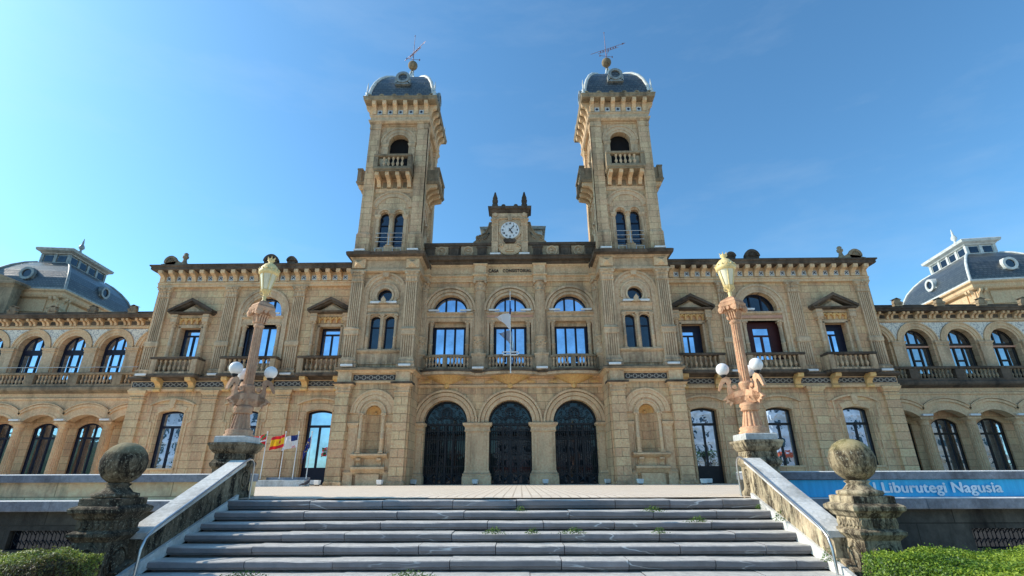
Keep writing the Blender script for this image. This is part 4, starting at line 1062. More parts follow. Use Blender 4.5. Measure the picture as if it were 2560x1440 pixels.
        for sg in (-1, 1):
            mb.prism_y([(x + sg * 1.44, 10.36), (x + sg * 1.44, 10.52), (x, 11.3), (x, 11.1)], y - .58, y)
            mb.prism_y([(x + sg * 1.24, 10.36), (x + sg * 1.3, 10.46), (x, 11.12), (x, 10.98)], y - .44, y)
        O('pediment', mb, 'dark')
        xx = x * s
        bars = [(xx - .045, xx + .045, 7.4, 9.0), (xx - .6, xx + .6, 8.95, 9.05)]
        if left:
            window(hall, [(xx - .66, 7.0), (xx + .66, 7.0), (xx + .66, 9.42), (xx - .66, 9.42)], YB0 + .42, bars, .12)
        else:
            window(hall, [(xx - .66, 7.0), (xx + .66, 7.0), (xx + .66, 9.42), (xx - .66, 9.42)], YB0 + .42, [(xx + .0 + (-.2), xx - .12, 7.4, 8.75), (xx - .6, xx + .2, 8.7, 8.79), (xx + .2, xx + .62, 7.2, 9.4), (xx - .6, xx + .2, 9.02, 9.4)], .1)
            obj('blind_box', MB().box(xx - .72, xx + .72, YB0 - .06, YB0 + .1, 9.42, 9.56), 'salmon', hall)
    # middle bay arch
    x = BAYS[1]; mb = MB(s); y = YB0
    mb.arch(x, 10.4, 1.12, 1.26, y - .04, y + .02, n=28); mb.arch(x, 10.4, 1.26, 1.52, y - .08, y + .02, n=28); mb.arch(x, 10.4, 1.52, 1.66, y - .14, y + .02, n=28)
    for sg in (-1, 1):
        mb.box(*sorted((x + sg * 1.32, x + sg * 1.52)), y - .08, y + .02, 7.3, 10.4); mb.box(*sorted((x + sg * 1.52, x + sg * 1.64)), y - .14, y + .02, 7.3, 10.4)
        column(mb, x + sg * 1.12, y + .06, .13, 7.3, 9.6, cap=.38, n=12)
    mb.prof_x(x - 1.34, x + 1.34, [(y - .02, 9.6), (y - .06, 9.7), (y - .02, 9.74), (y - .02, 9.98), (y - .16, 10.08), (y - .16, 10.18), (y - .04, 10.22)], y + .4)
    O('window_surround', mb, 'stone_up')
    xx = x * s
    lun = [(xx - 1.12, 10.22), (xx + 1.12, 10.22)] + arcpts(xx, 10.4, 1.12, .02, PI - .02, 20)
    window(hall, lun, y + .4, [(xx - .42, xx - .33, 10.3, 11.5), (xx + .33, xx + .42, 10.3, 11.5)], .09, glass='glass' if left else 'glassdark')
    rect = [(xx - 1.2, 7.0), (xx + 1.2, 7.0), (xx + 1.2, 9.6), (xx - 1.2, 9.6)]
    if left: window(hall, rect, y + .4, [(xx - .38, xx - .28, 7.2, 9.5), (xx + .28, xx + .38, 7.2, 9.5)], .14)
    else:
        window(hall, rect, y + .4, [(xx - 1.1, xx - .5, 7.1, 9.5), (xx + .5, xx + 1.1, 7.1, 9.5), (xx - .06, xx + .06, 7.1, 8.7), (xx - .5, xx + .5, 8.66, 8.76), (xx - .5, xx + .5, 9.2, 9.5)], .1, frame='redwood')
        obj('blind_box', MB().box(xx - 1.3, xx + 1.3, YB0 - .1, YB0 + .1, 9.76, 9.93), 'salmon', hall)
    # ground doors and windows with eared hood mouldings
    for i, x in enumerate(BAYS):
        mb = MB(s); y = YB0
        seg_band(mb, x, .80, 4.09, .16, .34, y - .05, y); seg_band(mb, x, 1.34, 4.52, .33, .1, y - .13, y)
        for sg in (-1, 1):
            for (q0, q1, zz0, zz1) in ((1.22, 1.30, 3.55, 4.54), (1.06, 1.22, 3.5, 3.57), (1.04, 1.1, .3, 3.5), (.86, .9, .3, 4.0)):
                mb.box(*sorted((x + sg * q0, x + sg * q1)), y - .05, y, zz0, zz1)
        if i == 2: mb.prism_y([(x - .2, 4.95), (x - .13, 4.35), (x + .13, 4.35), (x + .2, 4.95)], y - .16, y)
        O('hood_mould', mb, 'stone')
        xx = x * s; zb = .0 if i == 0 else .5
        bars = [(xx - .72, xx + .72, 3.22, 3.36), (xx - .05, xx + .05, .1, 3.3)]
        if i == 0: bars.append((xx - .72, xx + .72, .0, .95))
        window(hall, [(p[0] + xx, p[1]) for p in seg_hole(0, .77, zb, 4.08, .15)], y + .36, bars, .11, name='door' if i == 0 else 'window', frame='frame' if left else 'iron', glass='glass')
        if i: O('sill', MB(s).box(x - .9, x + .9, y - .08, y + .35, .85, .95), 'stone')
    # main entablature: architrave, tiles, modillions, cornice
    mb = MB(s); mb.prof_x(BW0, BW1, [(.2, 12.18), (.12, 12.2), (.12, 12.36), (.06, 12.4), (.06, 12.5), (.14, 12.54)], YB0 + .2); mb.box(BW0, BW1 - .05, .14, YB0 + .2, 12.5, 13.2)
    mb.box(BW1 - .5, BW1 - .03, .1, 10, 12.2, 13.2)
    O('entablature', mb, 'stone')
    n = 19; st = (BW1 - .35 - (BW0 + .2)) / n
    for k in range(n + 1):
        mb = MB(s); modillion(mb, BW0 + .25 + k * st, .27, -.42, .16, 12.54, 13.2); O('modillion', mb, 'stone')
    for k in range(n): mb = MB(s); tile_panel(mb, BW0 + .25 + (k + .5) * st, 12.78, .32, .14, 0); O('glazed_tile', mb, ['stone', 'tilewhite', 'tileblue'])
    mb = MB(s); mb.ring(BW0 - .4, BW1 - .3, .15, 12, [(.3, 13.18), (.56, 13.2), (.62, 13.26), (.62, 13.4), (.70, 13.46), (.70, 13.54), (.5, 13.58)])
    mb.box(BW0, BW1 + .1, .0, .3, 13.55, 13.82)
    O('cornice', mb, 'dark')
    O('roof', MB(s).ring(BW0, BW1 - .6, .9, 11, [(0, 13.5), (0, 14.0), (-3, 15.0)]), 'slate')
    for x, r in ((11.9, .0), (16.0, .45), (14.6, .3)):
        if r: 
            mb = MB(s); mb.ycyl(x, 13.95, r, -.05, .3, 20); mb.arch(x, 13.95, r * .7, r * 1.08, -.12, .1, 0, PI, 18)
            for k in range(7): a = PI * (k + .5) / 7; mb.tube([(x, -.1, 13.95), (x + r * .7 * math.cos(a), -.1, 13.95 + r * .7 * math.sin(a))], .03, 5)
            O('antefix', mb, 'dark')
    mb = MB(s); x = 22.3                                      # corner acroterion: shell scroll and post
    mb.ycyl(x + .25, 13.85, .36, -.3, .0, 20, 0, .36); mb.arch(x + .25, 13.85, .27, .42, -.36, -.2, -.2, PI, 20)
    for k in range(6): a = PI * (k + .5) / 6; mb.tube([(x + .25, -.33, 13.82), (x + .25 + .27 * math.cos(a), -.33, 13.82 + .27 * math.sin(a))], .03, 5)
    mb.prism_y([(x - .7, 13.55), (x + 1.1, 13.55), (x + .7, 13.72), (x - .2, 13.95), (x - .55, 13.75)], -.3, 0)
    mb.lathe([(.22, 0), (.22, .2), (.14, .3), (.1, .5), (.18, .58), (.19, .72), (.1, .76), (.16, .86), (.08, .95)], x - .55, -.1, 10, 0, 13.6)
    O('acroterion', mb, 'mid')
B3 = baluster_mesh(.76, 'stone_up', 1.1)
for s in (-1, 1): block(s)

# ---------------- arcaded wings
def wing(s):
    left = s < 0
    fr = 'frame' if left else 'bronze'
    X0, X1 = 23.2, 44.9
    cs = [26.13 + 3.07 * k for k in range(6)]
    def O(name, mb, mats, p=None): return obj(name, mb, mats, p or hall)
    # upper arcade wall
    mb = MB(s); hs = [[(x - .97, 6.6), (x + .97, 6.6)] + arcpts(x, 9.35, .97, 0, PI, 18) for x in cs]
    mb.wall([(X0, 5.6), (X1, 5.6), (X1, 11.0), (X0, 11.0)], hs, 5.0, .5); O('wall', mb, 'ashlar_up')
    for x in cs:
        mb = MB(s)
        mb.arch(x, 9.35, .97, 1.12, 4.97, 5.02, n=22); mb.arch(x, 9.35, 1.12, 1.36, 4.92, 5.02, n=22); mb.arch(x, 9.35, 1.36, 1.47, 4.87, 5.02, n=22)
        O('arch_surround', mb, 'stone')
        xx = x * s
        out = [(xx - .97, 6.6), (xx + .97, 6.6)] + arcpts(xx, 9.35, .97, 0, PI, 18)
        bars = [(xx - .9, xx + .9, 8.95, 9.32), (xx - .36, xx - .26, 7, 9.0), (xx + .26, xx + .36, 7, 9.0), (xx - .3, xx + .3, 8.0, 8.12), (xx - .34, xx - .25, 9.3, 10.28), (xx + .25, xx + .34, 9.3, 10.28)]
        window(hall, out, 5.42, bars, .1, frame=fr, glass='glass' if left else 'glassmid')
        if not left: obj('blind_box', MB().box(xx - .95, xx + .95, 5.3, 5.4, 9.0, 9.12), 'salmon', hall)
    for k in range(7):
        x = cs[0] - 1.535 + 3.07 * k; mb = MB(s)
        mb.ring(x - .42, x + .42, 4.85, 5.0, [(.0, 6.5), (0, 9.0), (.05, 9.08), (.02, 9.14), (.1, 9.28), (.1, 9.35), (.04, 9.38)]); O('pilaster', mb, 'stone_up')
        mb = MB(s)   # spandrel frieze
        pts = [(x - 1.5, 10.95), (x + 1.5, 10.95)]
        pts = arcpts(x - 1.535, 9.35, 1.48, math.radians(76), math.radians(8), 10) + arcpts(x + 1.535, 9.35, 1.48, math.radians(172), math.radians(104), 10)
        mb.prism_y([(min(max(px, x - 1.2), x + 1.2), pz) for px, pz in pts], 4.96, 5.0); O('spandrel_frieze', mb, 'frieze')
    mb = MB(s); mb.prof_x(X0, X1, [(4.9, 10.84), (4.86, 10.9), (4.86, 10.98), (4.95, 11.0), (4.95, 11.5)], 5.3); O('entablature', mb, 'stone')
    k = 0; x = X0 + .3
    while x < X1:
        for dx in (-.16, .16):
            mb = MB(s); modillion(mb, x + dx, .17, 4.5, 4.96, 11.05, 11.5); O('modillion', mb, 'stone')
        x += 1.02
    mb = MB(s); x = X0 + .3
    while x < X1 - 1:
        mb = MB(s); mb.box(x + .3, x + .72, 4.9, 4.96, 11.1, 11.35); x += 1.02; O('metope_panel', mb, 'dark')
    mb = MB(s); mb.prof_x(X0, X1, [(4.6, 11.5), (4.38, 11.52), (4.34, 11.66), (4.28, 11.7), (4.28, 11.8), (4.5, 11.84)], 5.3); mb.box(X0, X1, 4.55, 4.9, 11.8, 12.02); O('cornice', mb, 'dark')
    mb = MB(s); mb.add([(X0, 4.6, 12.02), (X1, 4.6, 12.02), (X1, 12, 14.2), (X0, 12, 14.2)], [(0, 1, 2, 3)]); O('roof', mb, 'lead' )
    for k in range(6):
        x = 28.05 + 3.02 * k - (3.02 if k == 5 and False else 0); mb = MB(s)
        mb.ycyl(x, 12.2, .24, 4.3, 4.6, 14); mb.box(x - .3, x + .3, 4.3, 4.7, 11.84, 12.0); mb.prism_y([(x - .34, 12.36), (x + .34, 12.36), (x, 12.5)], 4.3, 4.6)
        for q in (-.24, .24): mb.ycyl(x + q, 12.08, .1, 4.25, 4.5, 10)
        O('antefix', mb, 'mid')
    # balustrade of the terrace above the arcade
    mat = 'mid' if left else 'dark'
    posts = [24.4 + 3.1 * k for k in range(7)]
    for k in range(6):
        a, b_ = posts[k], posts[k + 1]; bs = part('balustrade', hall); mb = MB(s)
        mb.box(a - .3, a + .3, 4.0, 4.35, 6.5, 7.2); mb.box(a, b_, 4.02, 4.33, 6.42, 6.56); mb.ring(a, b_, 4.02, 4.33, [(-.0, 7.2), (.04, 7.24), (.05, 7.34), (.0, 7.38)])
        O('rail', mb, mat, bs)
        balusters(bs, B4L if left else B4R, [((a + .5 + q * .262) * s, 4.18, 6.56) for q in range(9)])
    mb = MB(s); mb.prof_x(X0, X1, [(4.3, 5.95), (4.1, 6.05), (3.98, 6.1), (3.92, 6.2), (3.92, 6.34), (4.0, 6.42)], 5.0); O('ledge', mb, 'mid' if left else 'dark')
    if left: O('safety_rail', MB(s).tube([(X0, 4.1, 7.75), (X1, 4.1, 7.75)], .02, 6).tube([(x, 4.1, 7.36) for x in (27.5,)] + [(27.5, 4.1, 7.75)], .02).tube([(31, 4.1, 7.36), (31, 4.1, 7.75)], .02).tube([(34.5, 4.1, 7.36), (34.5, 4.1, 7.75)], .02), 'steel')
    # ground arcade: segmental arches on columns
    gc = [26.05 + 3.12 * k for k in range(6)]; colx = [24.49 + 3.12 * k for k in range(7)]
    mb = MB(s)
    low = [(X0, 4.05)]
    for x in gc: low += [(x - 1.22, 4.05)] + arcpts(x, 4.51 - (1.22 ** 2 + .46 ** 2) / .92, (1.22 ** 2 + .46 ** 2) / .92, PI / 2 + math.asin(1.22 / ((1.22 ** 2 + .46 ** 2) / .92)), PI / 2 - math.asin(1.22 / ((1.22 ** 2 + .46 ** 2) / .92)), 14)[1:-1] + [(x + 1.22, 4.05)]
    mb.wall(low + [(X1, 4.05), (X1, 6.0), (X0, 6.0)], [], 4.35, .6)
    for x in gc: seg_band(mb, x, 1.22, 4.05, .46, .05, 4.36, 4.95)
    for x in [gc[0] - 3.12 + 3.12 * k for k in range(8)]: mb.box(max(X0, x + 1.22), min(X1, x + 1.9), 4.36, 4.95, 4.052, 4.09) if x + 1.22 < X1 - .1 else None
    O('wall', mb, 'stone')
    mb = MB(s)
    for x in gc: seg_band(mb, x, 1.22, 4.05, .46, .14, 4.32, 4.4); seg_band(mb, x, 1.56, 4.5, .55, .16, 4.26, 4.4); seg_band(mb, x, 1.56, 4.7, .55, .07, 4.2, 4.4)
    mb.prof_x(X0, X1, [(4.3, 5.5), (4.26, 5.56), (4.26, 5.64), (4.33, 5.68)], 4.4)
    O('arch_mould', mb, 'stone')
    for x in colx:
        mb = MB(s)
        mb.ring(x - .32, x + .32, 4.3, 4.95, [(.06, -.1), (.06, .3), (0, .36)])
        mb.lathe([(.36, .36), (.38, .44), (.3, .52), (.34, .6), (.3, .68)], x, 4.62, 16); fluted_col(mb, x, 4.62, .3, .68, 3.5, 16, 0, .9)
        mb.lathe([(.28, 3.5), (.32, 3.54), (.28, 3.6), (.28, 3.74), (.38, 3.86)], x, 4.62, 16); mb.ring(x - .32, x + .32, 4.3, 4.94, [(.04, 3.86), (.1, 3.92), (.1, 4.02), (.02, 4.05)])
        O('column', mb, 'stone')
    mb = MB(s); mb.wall([(X0, -.3), (X1, -.3), (X1, 5.9), (X0, 5.9)], [seg_hole(x + .45, .88, .15, 3.7, .36) for x in gc], 5.45, .25)
    mb.box(X0, X1, 4.9, 5.45, 5.6, 5.9)
    O('arcade_back_wall', mb, 'ashlar')
    for x in gc:
        xx = (x + .45) * s
        window(hall, [(p[0] + xx, p[1]) for p in seg_hole(0, .88, .15, 3.7, .36)], 5.58, [(xx - .8, xx + .8, 2.98, 3.12), (xx - .36, xx - .27, .2, 4.0), (xx + .27, xx + .36, .2, 4.0)], .1, frame=fr, glass='glass')
B4L = baluster_mesh(.64, 'stone_up', 1.0); B4R = baluster_mesh(.64, 'mid', 1.0)
for s in (-1, 1): wing(s)

# ---------------- end pavilions with curved mansard roofs
def pavilion(s):
    pv = part('pavilion', hall); rot = math.radians(-7)
    cx, cy, HY = 43.15, 14.1, 1.3                            # plan is longer front to back
    T = Matrix.Translation((cx, cy, 0)) @ Matrix.Rotation(rot, 4, 'Z')
    def O(name, mb, mats): return obj(name, mb, mats, pv)
    HX = 3.35
    mb = MB(s); mb.T = T; mb.box(-HX + .3, HX - .3, -HX - HY + .3, HX + HY - .3, 0, 15.2)
    for f in range(4):
        mb.T = T @ Matrix.Rotation(f * PI / 2, 4, 'Z'); D = HX + (HY if f % 2 == 0 else 0); W = HX + (0 if f % 2 == 0 else HY)
        for px in (-W + .6, W - .6): mb.box(px - .35, px + .35, -D + .12, -D + .3, 11, 15.0); mb.ring(px - .35, px + .35, -D + .12, -D + .3, [(0, 14.1), (.08, 14.2), (.0, 14.3)]); modillion(mb, px - .18, .2, -D - .2, -D + .2, 14.5, 15.2); modillion(mb, px + .18, .2, -D - .2, -D + .2, 14.5, 15.2)
        mb.box(-W + 1.3, W - 1.3, -D + .2, -D + .3, 13.9, 15.0)
    O('wall', mb, 'stone')
    mb = MB(s); mb.T = T; mb.ring(-HX, HX, -HX - HY, HX + HY, [(-.35, 15.1), (0, 15.2), (.1, 15.35), (.12, 15.6), (.3, 15.7), (.32, 15.82), (.1, 15.9)]); O('cornice', mb, 'stone')
    prof = [(3.5, 15.85), (3.48, 16.3), (3.3, 17.05), (2.95, 17.8), (2.42, 18.45), (1.85, 18.95), (1.3, 19.25)]
    mb = MB(s); mb.T = T; mb.ring(0, 0, -HY, HY, prof); O('mansard_roof', mb, 'slate')
    mb = MB(s); mb.T = T
    for sx in (-1, 1):
        for sy in (-1, 1): mb.tube([(sx * r, sy * (r + HY), z) for r, z in prof], .11, 8)
    mb.ring(0, 0, -HY, HY, [(3.6, 15.84), (3.6, 15.98), (3.48, 16.02)])
    O('roof_ribs', mb, TR := ('lead' if s < 0 else 'leadwhite'))
    mb = MB(s); mb.T = T
    mb.ring(0, 0, -HY, HY, [(1.15, 19.1), (1.15, 20.1), (1.3, 20.15), (1.35, 20.25), (1.6, 20.4), (1.65, 20.62), (1.55, 20.7), (.6, 21.0), (.1, 21.2)], 0)
    for f in range(4):
        mb.T = T @ Matrix.Rotation(f * PI / 2, 4, 'Z'); D = 1.15 + (HY if f % 2 == 0 else 0); W = 1.15 + (0 if f % 2 == 0 else HY); nk = 2 if f % 2 == 0 else 4
        st = 2 * W / nk
        for k in range(nk + 1): mb.box(-W + k * st - .13, -W + k * st + .13, -D - .11, -D + .01, 19.2, 20.1)
        for k in range(nk): mb.box(-W + k * st + .22, -W + (k + 1) * st - .22, -D - .04, -D + .01, 19.4, 20.0, 1)
        mb.box(-W, W, -D - .14, -D, 19.1, 19.3)
    O('roof_lantern', mb, [TR, 'glassdark'])
    for f in range(4):
        D = 3.35 + (HY if f % 2 == 0 else 0)
        mb = MB(s); mb.T = T @ Matrix.Rotation(f * PI / 2, 4, 'Z')
        mb.arch(0, 17.3, .38, .58, -D - .18, -D + .1, 0, 2 * PI, 24); mb.ycyl(0, 17.3, .46, -D - .05, -D + .8, 20); mb.ycyl(0, 17.3, .38, -D - .08, -D - .03, 20, 1)
        mb.prism_y([(-.75, 16.6), (.75, 16.6), (.7, 16.82), (.55, 16.92), (.53, 17.4), (.27, 17.86), (-.27, 17.86), (-.53, 17.4), (-.55, 16.92), (-.7, 16.82)], -D, -D + .7)
        O('oculus_dormer', mb, [TR, 'glassdark'])
    mb = MB(s); mb.T = T; mb.lathe([(.24, 21.1), (.24, 21.25), (.1, 21.4), (.14, 21.55), (.07, 21.7), (.26, 21.95), (.22, 22.15), (.08, 22.4), (.1, 22.5), (.02, 23.0)], 0, 0, 12); O('finial', mb, TR)
    if s < 0:                                                # chimney block in front of the left pavilion
        mb = MB(s); mb.box(42.0, 45.5, 8.2, 9.0, 11, 15.6); mb.ring(42.0, 45.5, 8.2, 9.0, [(0, 15.5), (.15, 15.7), (.3, 15.8), (.3, 16.0), (.1, 16.1)]); mb.prism_y([(41.9, 16.1), (45.6, 16.1), (44.0, 16.9)], 8.3, 8.9)
        O('chimney', mb, 'mid')
for s in (-1, 1): pavilion(s)
# building body behind the facade: unseen solid box added to block the sun
mb = MB(); mb.box(-23.25, 23.25, 1.3, 12, -.2, 13.0); mb.box(-44.5, 44.5, 8.2, 16, -.2, 11.5)
for s in (-1, 1): mb.box(*sorted((s * 5.85, s * 9.35)), -.9, 2, -.2, 13.0)
obj('building_core', mb, 'darkroom', hall)

# =================================================================== TERRACE, STAIRS
def structure(name, mb, mats): return tag(obj(name, mb, mats), kind='structure')
structure('ground', MB().add([(-3000, -3000, -1.62), (3000, -3000, -1.62), (3000, 3000, -1.62), (-3000, 3000, -1.62)], [(0, 1, 2, 3)]), 'ground')
mb = MB(); v = [(-70, -18.3, 0), (-5.3, -18.3, 0), (-5.3, -19.0, -.02), (5.3, -19.0, -.02), (5.3, -18.3, 0), (70, -18.3, 0), (70, 40, 0), (-70, 40, 0)]
mb.add(v, [tuple(range(8))]); structure('plaza', mb, 'paving')
# terrace retaining walls
for s in (-1, 1):
    lab = 'streaked beige and black terrace wall left of the stairs under grey coping' if s < 0 else 'black stained terrace wall right of the stairs carrying the blue banner'
    tr = thing('terrace_wall', lab, 'retaining wall', (s * 5.9, -18.3, -1.6))
    X0, X1 = 5.5, 48
    def O(name, mb, mats):
        o = obj(name, mb, mats, tr); o.matrix_parent_inverse = Matrix.Translation((-s * 5.9, 18.3, 1.6)); return o
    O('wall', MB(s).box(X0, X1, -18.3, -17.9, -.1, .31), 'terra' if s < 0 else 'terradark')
    mb = MB(s); x = X0
    while x < X1:
        w = R.uniform(1.5, 2.1); e = R.uniform(-.008, .008); mb.ring(x + .006, x + w, -18.38 + e, -17.85, [(.0, .3), (.01, .31), (.01, .455), (-.02, .475)]); x += w
    O('coping', mb, 'greystone')
    mb = MB(s); x = X0
    while x < X1:
        w = R.uniform(1.4, 2.2); e = R.uniform(-.01, .01); mb.ring(x + .006, x + w, -18.72 + e, -17.95, [(.0, -.27), (.01, -.25), (.01, -.07), (-.02, -.055)]); x += w
    O('lower_ledge', mb, 'marble' if False else 'greystone')
    mb = MB(s); g0, g1 = (9.9, 11.3)
    hs = [[(g0 + k * 4.5 - (0 if s > 0 else 1.0), -1.02), (g1 + k * 4.5 - (0 if s > 0 else 1.0), -1.02), (g1 + k * 4.5 - (0 if s > 0 else 1.0), -.65), (g0 + k * 4.5 - (0 if s > 0 else 1.0), -.65)] for k in range(3)]
    mb.wall([(X0, -1.7), (X1, -1.7), (X1, -.26), (X0, -.26)], hs, -18.5, .16); O('plinth', mb, 'terradark')
    for k in range(3):
        a = g0 + k * 4.5 - (0 if s > 0 else 1.0); b_ = a + 1.4
        mb = MB(s); mb.box(a, b_, -18.36, -18.32, -1.03, -.64, 1)
        q = a
        while q < b_ - .05:
            for zc in (-.93, -.74):
                mb.tube([(q, -18.42, zc), (q + .09, -18.42, zc + .09), (q + .18, -18.42, zc), (q + .09, -18.42, zc - .09), (q, -18.42, zc)], .012, 5)
            mb.tube([(q + .09, -18.42, -1.02), (q + .09, -18.42, -.65)], .009, 5); q += .18
        O('cellar_grille', mb, ['iron', 'glassdark'])
# staircase: separate worn slabs
st = thing('staircase', 'broad flight of worn grey veined limestone steps leading up to the plaza', 'stairs', (0, -20.5, -1.6))
NOS = [(-19.4, -.042), (-19.8, -.222), (-20.2, -.380), (-20.6, -.520), (-21.0, -.665), (-21.4, -.818), (-21.8, -.975), (-22.2, -1.13), (-22.6, -1.285), (-23.0, -1.44)]
for k, (y, z) in enumerate(NOS):
    zn = NOS[k + 1][1] if k + 1 < len(NOS) else -1.62
    mb = MB(); x = -5.26; tones = []
    back = -18.98 if k == 0 else NOS[k - 1][0] + .05
    while x < 5.26:
        w = R.uniform(1.0, 2.0)
        if 5.26 - x - w < .5: w = 5.26 - x
        dz, dy = R.uniform(-.009, .006), R.uniform(-.012, .012); ch = .022
        n0 = len(mb.f); g = .006
        a, b_ = x + g, x + w - g
        H = z - zn; mid = z + dz - H * .62
        # rounded worn nosing profile, recessed lower riser
        prof = [(back, z + dz), (y + dy + ch * 1.6, z + dz), (y + dy + ch * .5, z + dz - ch * .35), (y + dy, z + dz - ch), (y + dy - .004, mid + .012), (y + dy + .012, mid), (y + dy + .028, mid - .006), (y + dy + .038, zn + .024), (y + dy + .16, zn + .022), (y + dy + .13, zn - .02), (back, zn - .02)]
        sag = R.uniform(-.006, .0); cols = 5; vs = []
        for i in range(cols + 1):
            t = i / cols; xx = a + (b_ - a) * t
            for (py, pz) in prof: vs.append((xx, py + R.uniform(-.003, .003), pz + (sag * math.sin(PI * t) if pz > mid else 0) + (R.uniform(-.003, .002) if pz > mid + .02 else 0)))
        m = len(prof)
        mb.add(vs, [(i * m + j, i * m + (j + 1) % m, (i + 1) * m + (j + 1) % m, (i + 1) * m + j) for i in range(cols) for j in range(m)] + [tuple(range(m - 1, -1, -1)), tuple(range(cols * m, cols * m + m))])
        tones += [R.uniform(.36, .62)] * (len(mb.f) - n0)
        x += w
    o = obj('step', mb, 'step', st); o.matrix_parent_inverse = Matrix.Translation((0, 20.5, 1.6))
    at = o.data.attributes.new('tone', 'FLOAT_COLOR', 'FACE')
    for i, t in enumerate(tones): at.data[i].color = (t, t, t * 1.03, 1)

def pedestal_box(mb, h, prof): mb.ring(-h, h, -h, h, prof)
def dots(mb, h, z, r, n=5, m=0):
    for f in range(4):
        mb.T = Matrix.Rotation(f * PI / 2, 4, 'Z')
        for k in range(n): mb.ycyl(-h + 2 * h * (k + .5) / n, z, r, -h - .03, -h + .02, 12, m)
    mb.T = None
def oval(mb, h, z, r, m=0):
    for f in range(4):
        mb.T = Matrix.Rotation(f * PI / 2, 4, 'Z')
        mb.arch(0, z, r * .82, r, -h - .035, -h + .02, 0, 2 * PI, 28, m); mb.ycyl(0, z, r * .66, -h - .05, -h + .02, 24, m); mb.arch(0, z, r * 1.02, r * 1.12, -h - .018, -h + .02, 0, 2 * PI, 28, m)
    mb.T = None
for s in (-1, 1):
    side = 'left' if s < 0 else 'right'
    MS = 'mossShade' if s < 0 else 'moss'
    # upper pedestal
    t = thing('lamp_pedestal', ('shaded, stained' if s < 0 else 'cream lit') + ' carved pedestal at the stair top %s, carrying a lamp column' % side, 'pedestal', (s * 5.72, -18.6, 0))
    mb = MB(); h = .36
    mb.ring(-h, h, -h, h, [(.06, -.3), (.06, .06), (.02, .1), (0, .14)]); mb.box(-h, h, -h, h, .1, .6); oval(mb, h, .36, .2)
    mb.ring(-h, h, -h, h, [(.0, .56), (.06, .62), (.08, .68), (.04, .73), (.02, .76)])
    obj('shaft', mb, MS, t).scale = (.78, .78, 1)
    mb = MB(); mb.ring(-h, h, -h, h, [(.01, .74), (.01, .88), (.05, .9), (.12, .97), (.14, 1.02), (.17, 1.06), (.16, 1.1), (.05, 1.11)]); dots(mb, h, .81, .045, 6)
    obj('cornice', mb, MS, t).scale = (.78, .78, 1)
    mb = MB(); mb.ring(-.42, .42, -.42, .42, [(-.01, 1.1), (0, 1.11), (0, 1.225), (-.02, 1.24)]); obj('top_slab', mb, 'marble', t).scale = (.8, .8, 1)
    # lower pedestal and ball
    t = thing('ball_pedestal', ('dark' if s < 0 else 'sunlit') + ' newel post at the stair foot %s, topped by a stone ball' % side, 'newel post', (s * 5.74, -21.75, -1.6))
    Z = 1.6
    mb = MB(); h = .33
    mb.ring(-h, h, -h, h, [(.08, 0), (.08, .25), (.02, .32), (0, .36)]); mb.box(-h, h, -h, h, .3, Z - .45); oval(mb, h, Z - .78, .24)
    mb.ring(-h, h, -h, h, [(.0, Z - .5), (.05, Z - .46), (.1, Z - .42), (.1, Z - .38), (.03, Z - .345)])
    obj('shaft', mb, MS, t).scale = (.78, .78, 1)
    mb = MB(); mb.ring(-h, h, -h, h, [(.02, Z - .35), (.02, Z - .2), (.06, Z - .18), (.1, Z - .13), (.15, Z - .1), (.16, Z - .05), (.14, Z - .03), (.06, Z - .0), (.06, Z - .0)]); dots(mb, h + .01, Z - .275, .05, 6)
    mb.ring(-h, h, -h, h, [(.05, Z - .01), (.06, Z + .01), (.06, Z + .09), (.02, Z + .1)])
    obj('cornice', mb, MS, t).scale = (.78, .78, 1)
    mb = MB(); mb.lathe([(.30, Z + .09), (.35, Z + .12), (.34, Z + .16), (.24, Z + .18), (.2, Z + .22), (.16, Z + .26), (.2, Z + .3), (.12, Z + .32)], 0, 0, 28); obj('ball_base', mb, MS, t).scale = (.9, .9, 1)
    mb = MB()
    mb.lathe([(max(.001, .318 * math.sin(PI * j / 24) * (1 + .012 * math.sin(j * 2.1))), Z + .605 - .318 * math.cos(PI * j / 24)) for j in range(25)], 0, 0, 40, caps=False); obj('stone_ball', mb, 'ballShade' if s < 0 else 'ball', t)
    # sloping parapet
    t = thing('stair_parapet', ('shaded' if s < 0 else 'sunlit') + ' sloping stone parapet along the %s side of the stairs with pale coping' % side, 'parapet', (s * 5.5, -20.4, -1.6))
    def zc(y): return .5 + .437 * (y + 19.5)
    def P(name, mb, mats): o = obj(name, mb, mats, t); o.matrix_parent_inverse = Matrix.Translation((-s * 5.5, 20.4, 1.6)); return o
    y0, y1 = -21.58, -18.96
    mb = MB(s); mb.prism_x([(y0, zc(y0) - .62), (y1, zc(y1) - .9), (y1, zc(y1) - .09), (y0, zc(y0) - .09)], 5.29, 5.54); mb.prism_x([(y0 - .3, -1.7), (y1, -1.7), (y1, zc(y1) - .3), (y0 - .3, zc(y0) - .5)], 5.32, 5.56)
    P('wall', mb, MS)
    mb = MB(s); ys = [y0 + (y1 - y0) * k / 3 for k in range(4)]
    for k in range(3):
        a, b_ = ys[k] + .004, ys[k + 1] - .004
        mb.prism_x([(a, zc(a) - .1), (b_, zc(b_) - .1), (b_, zc(b_) - .02), (b_, zc(b_)), (a, zc(a)), (a, zc(a) - .02)], 5.24, 5.59)
    P('coping', mb, 'marble')
    mb = MB(s); mb.prism_x([(-22.9, -1.5), (-19.05, -.09), (-19.05, .06), (-22.9, -1.27)], 5.235, 5.3)
    P('string_board', mb, 'marble')
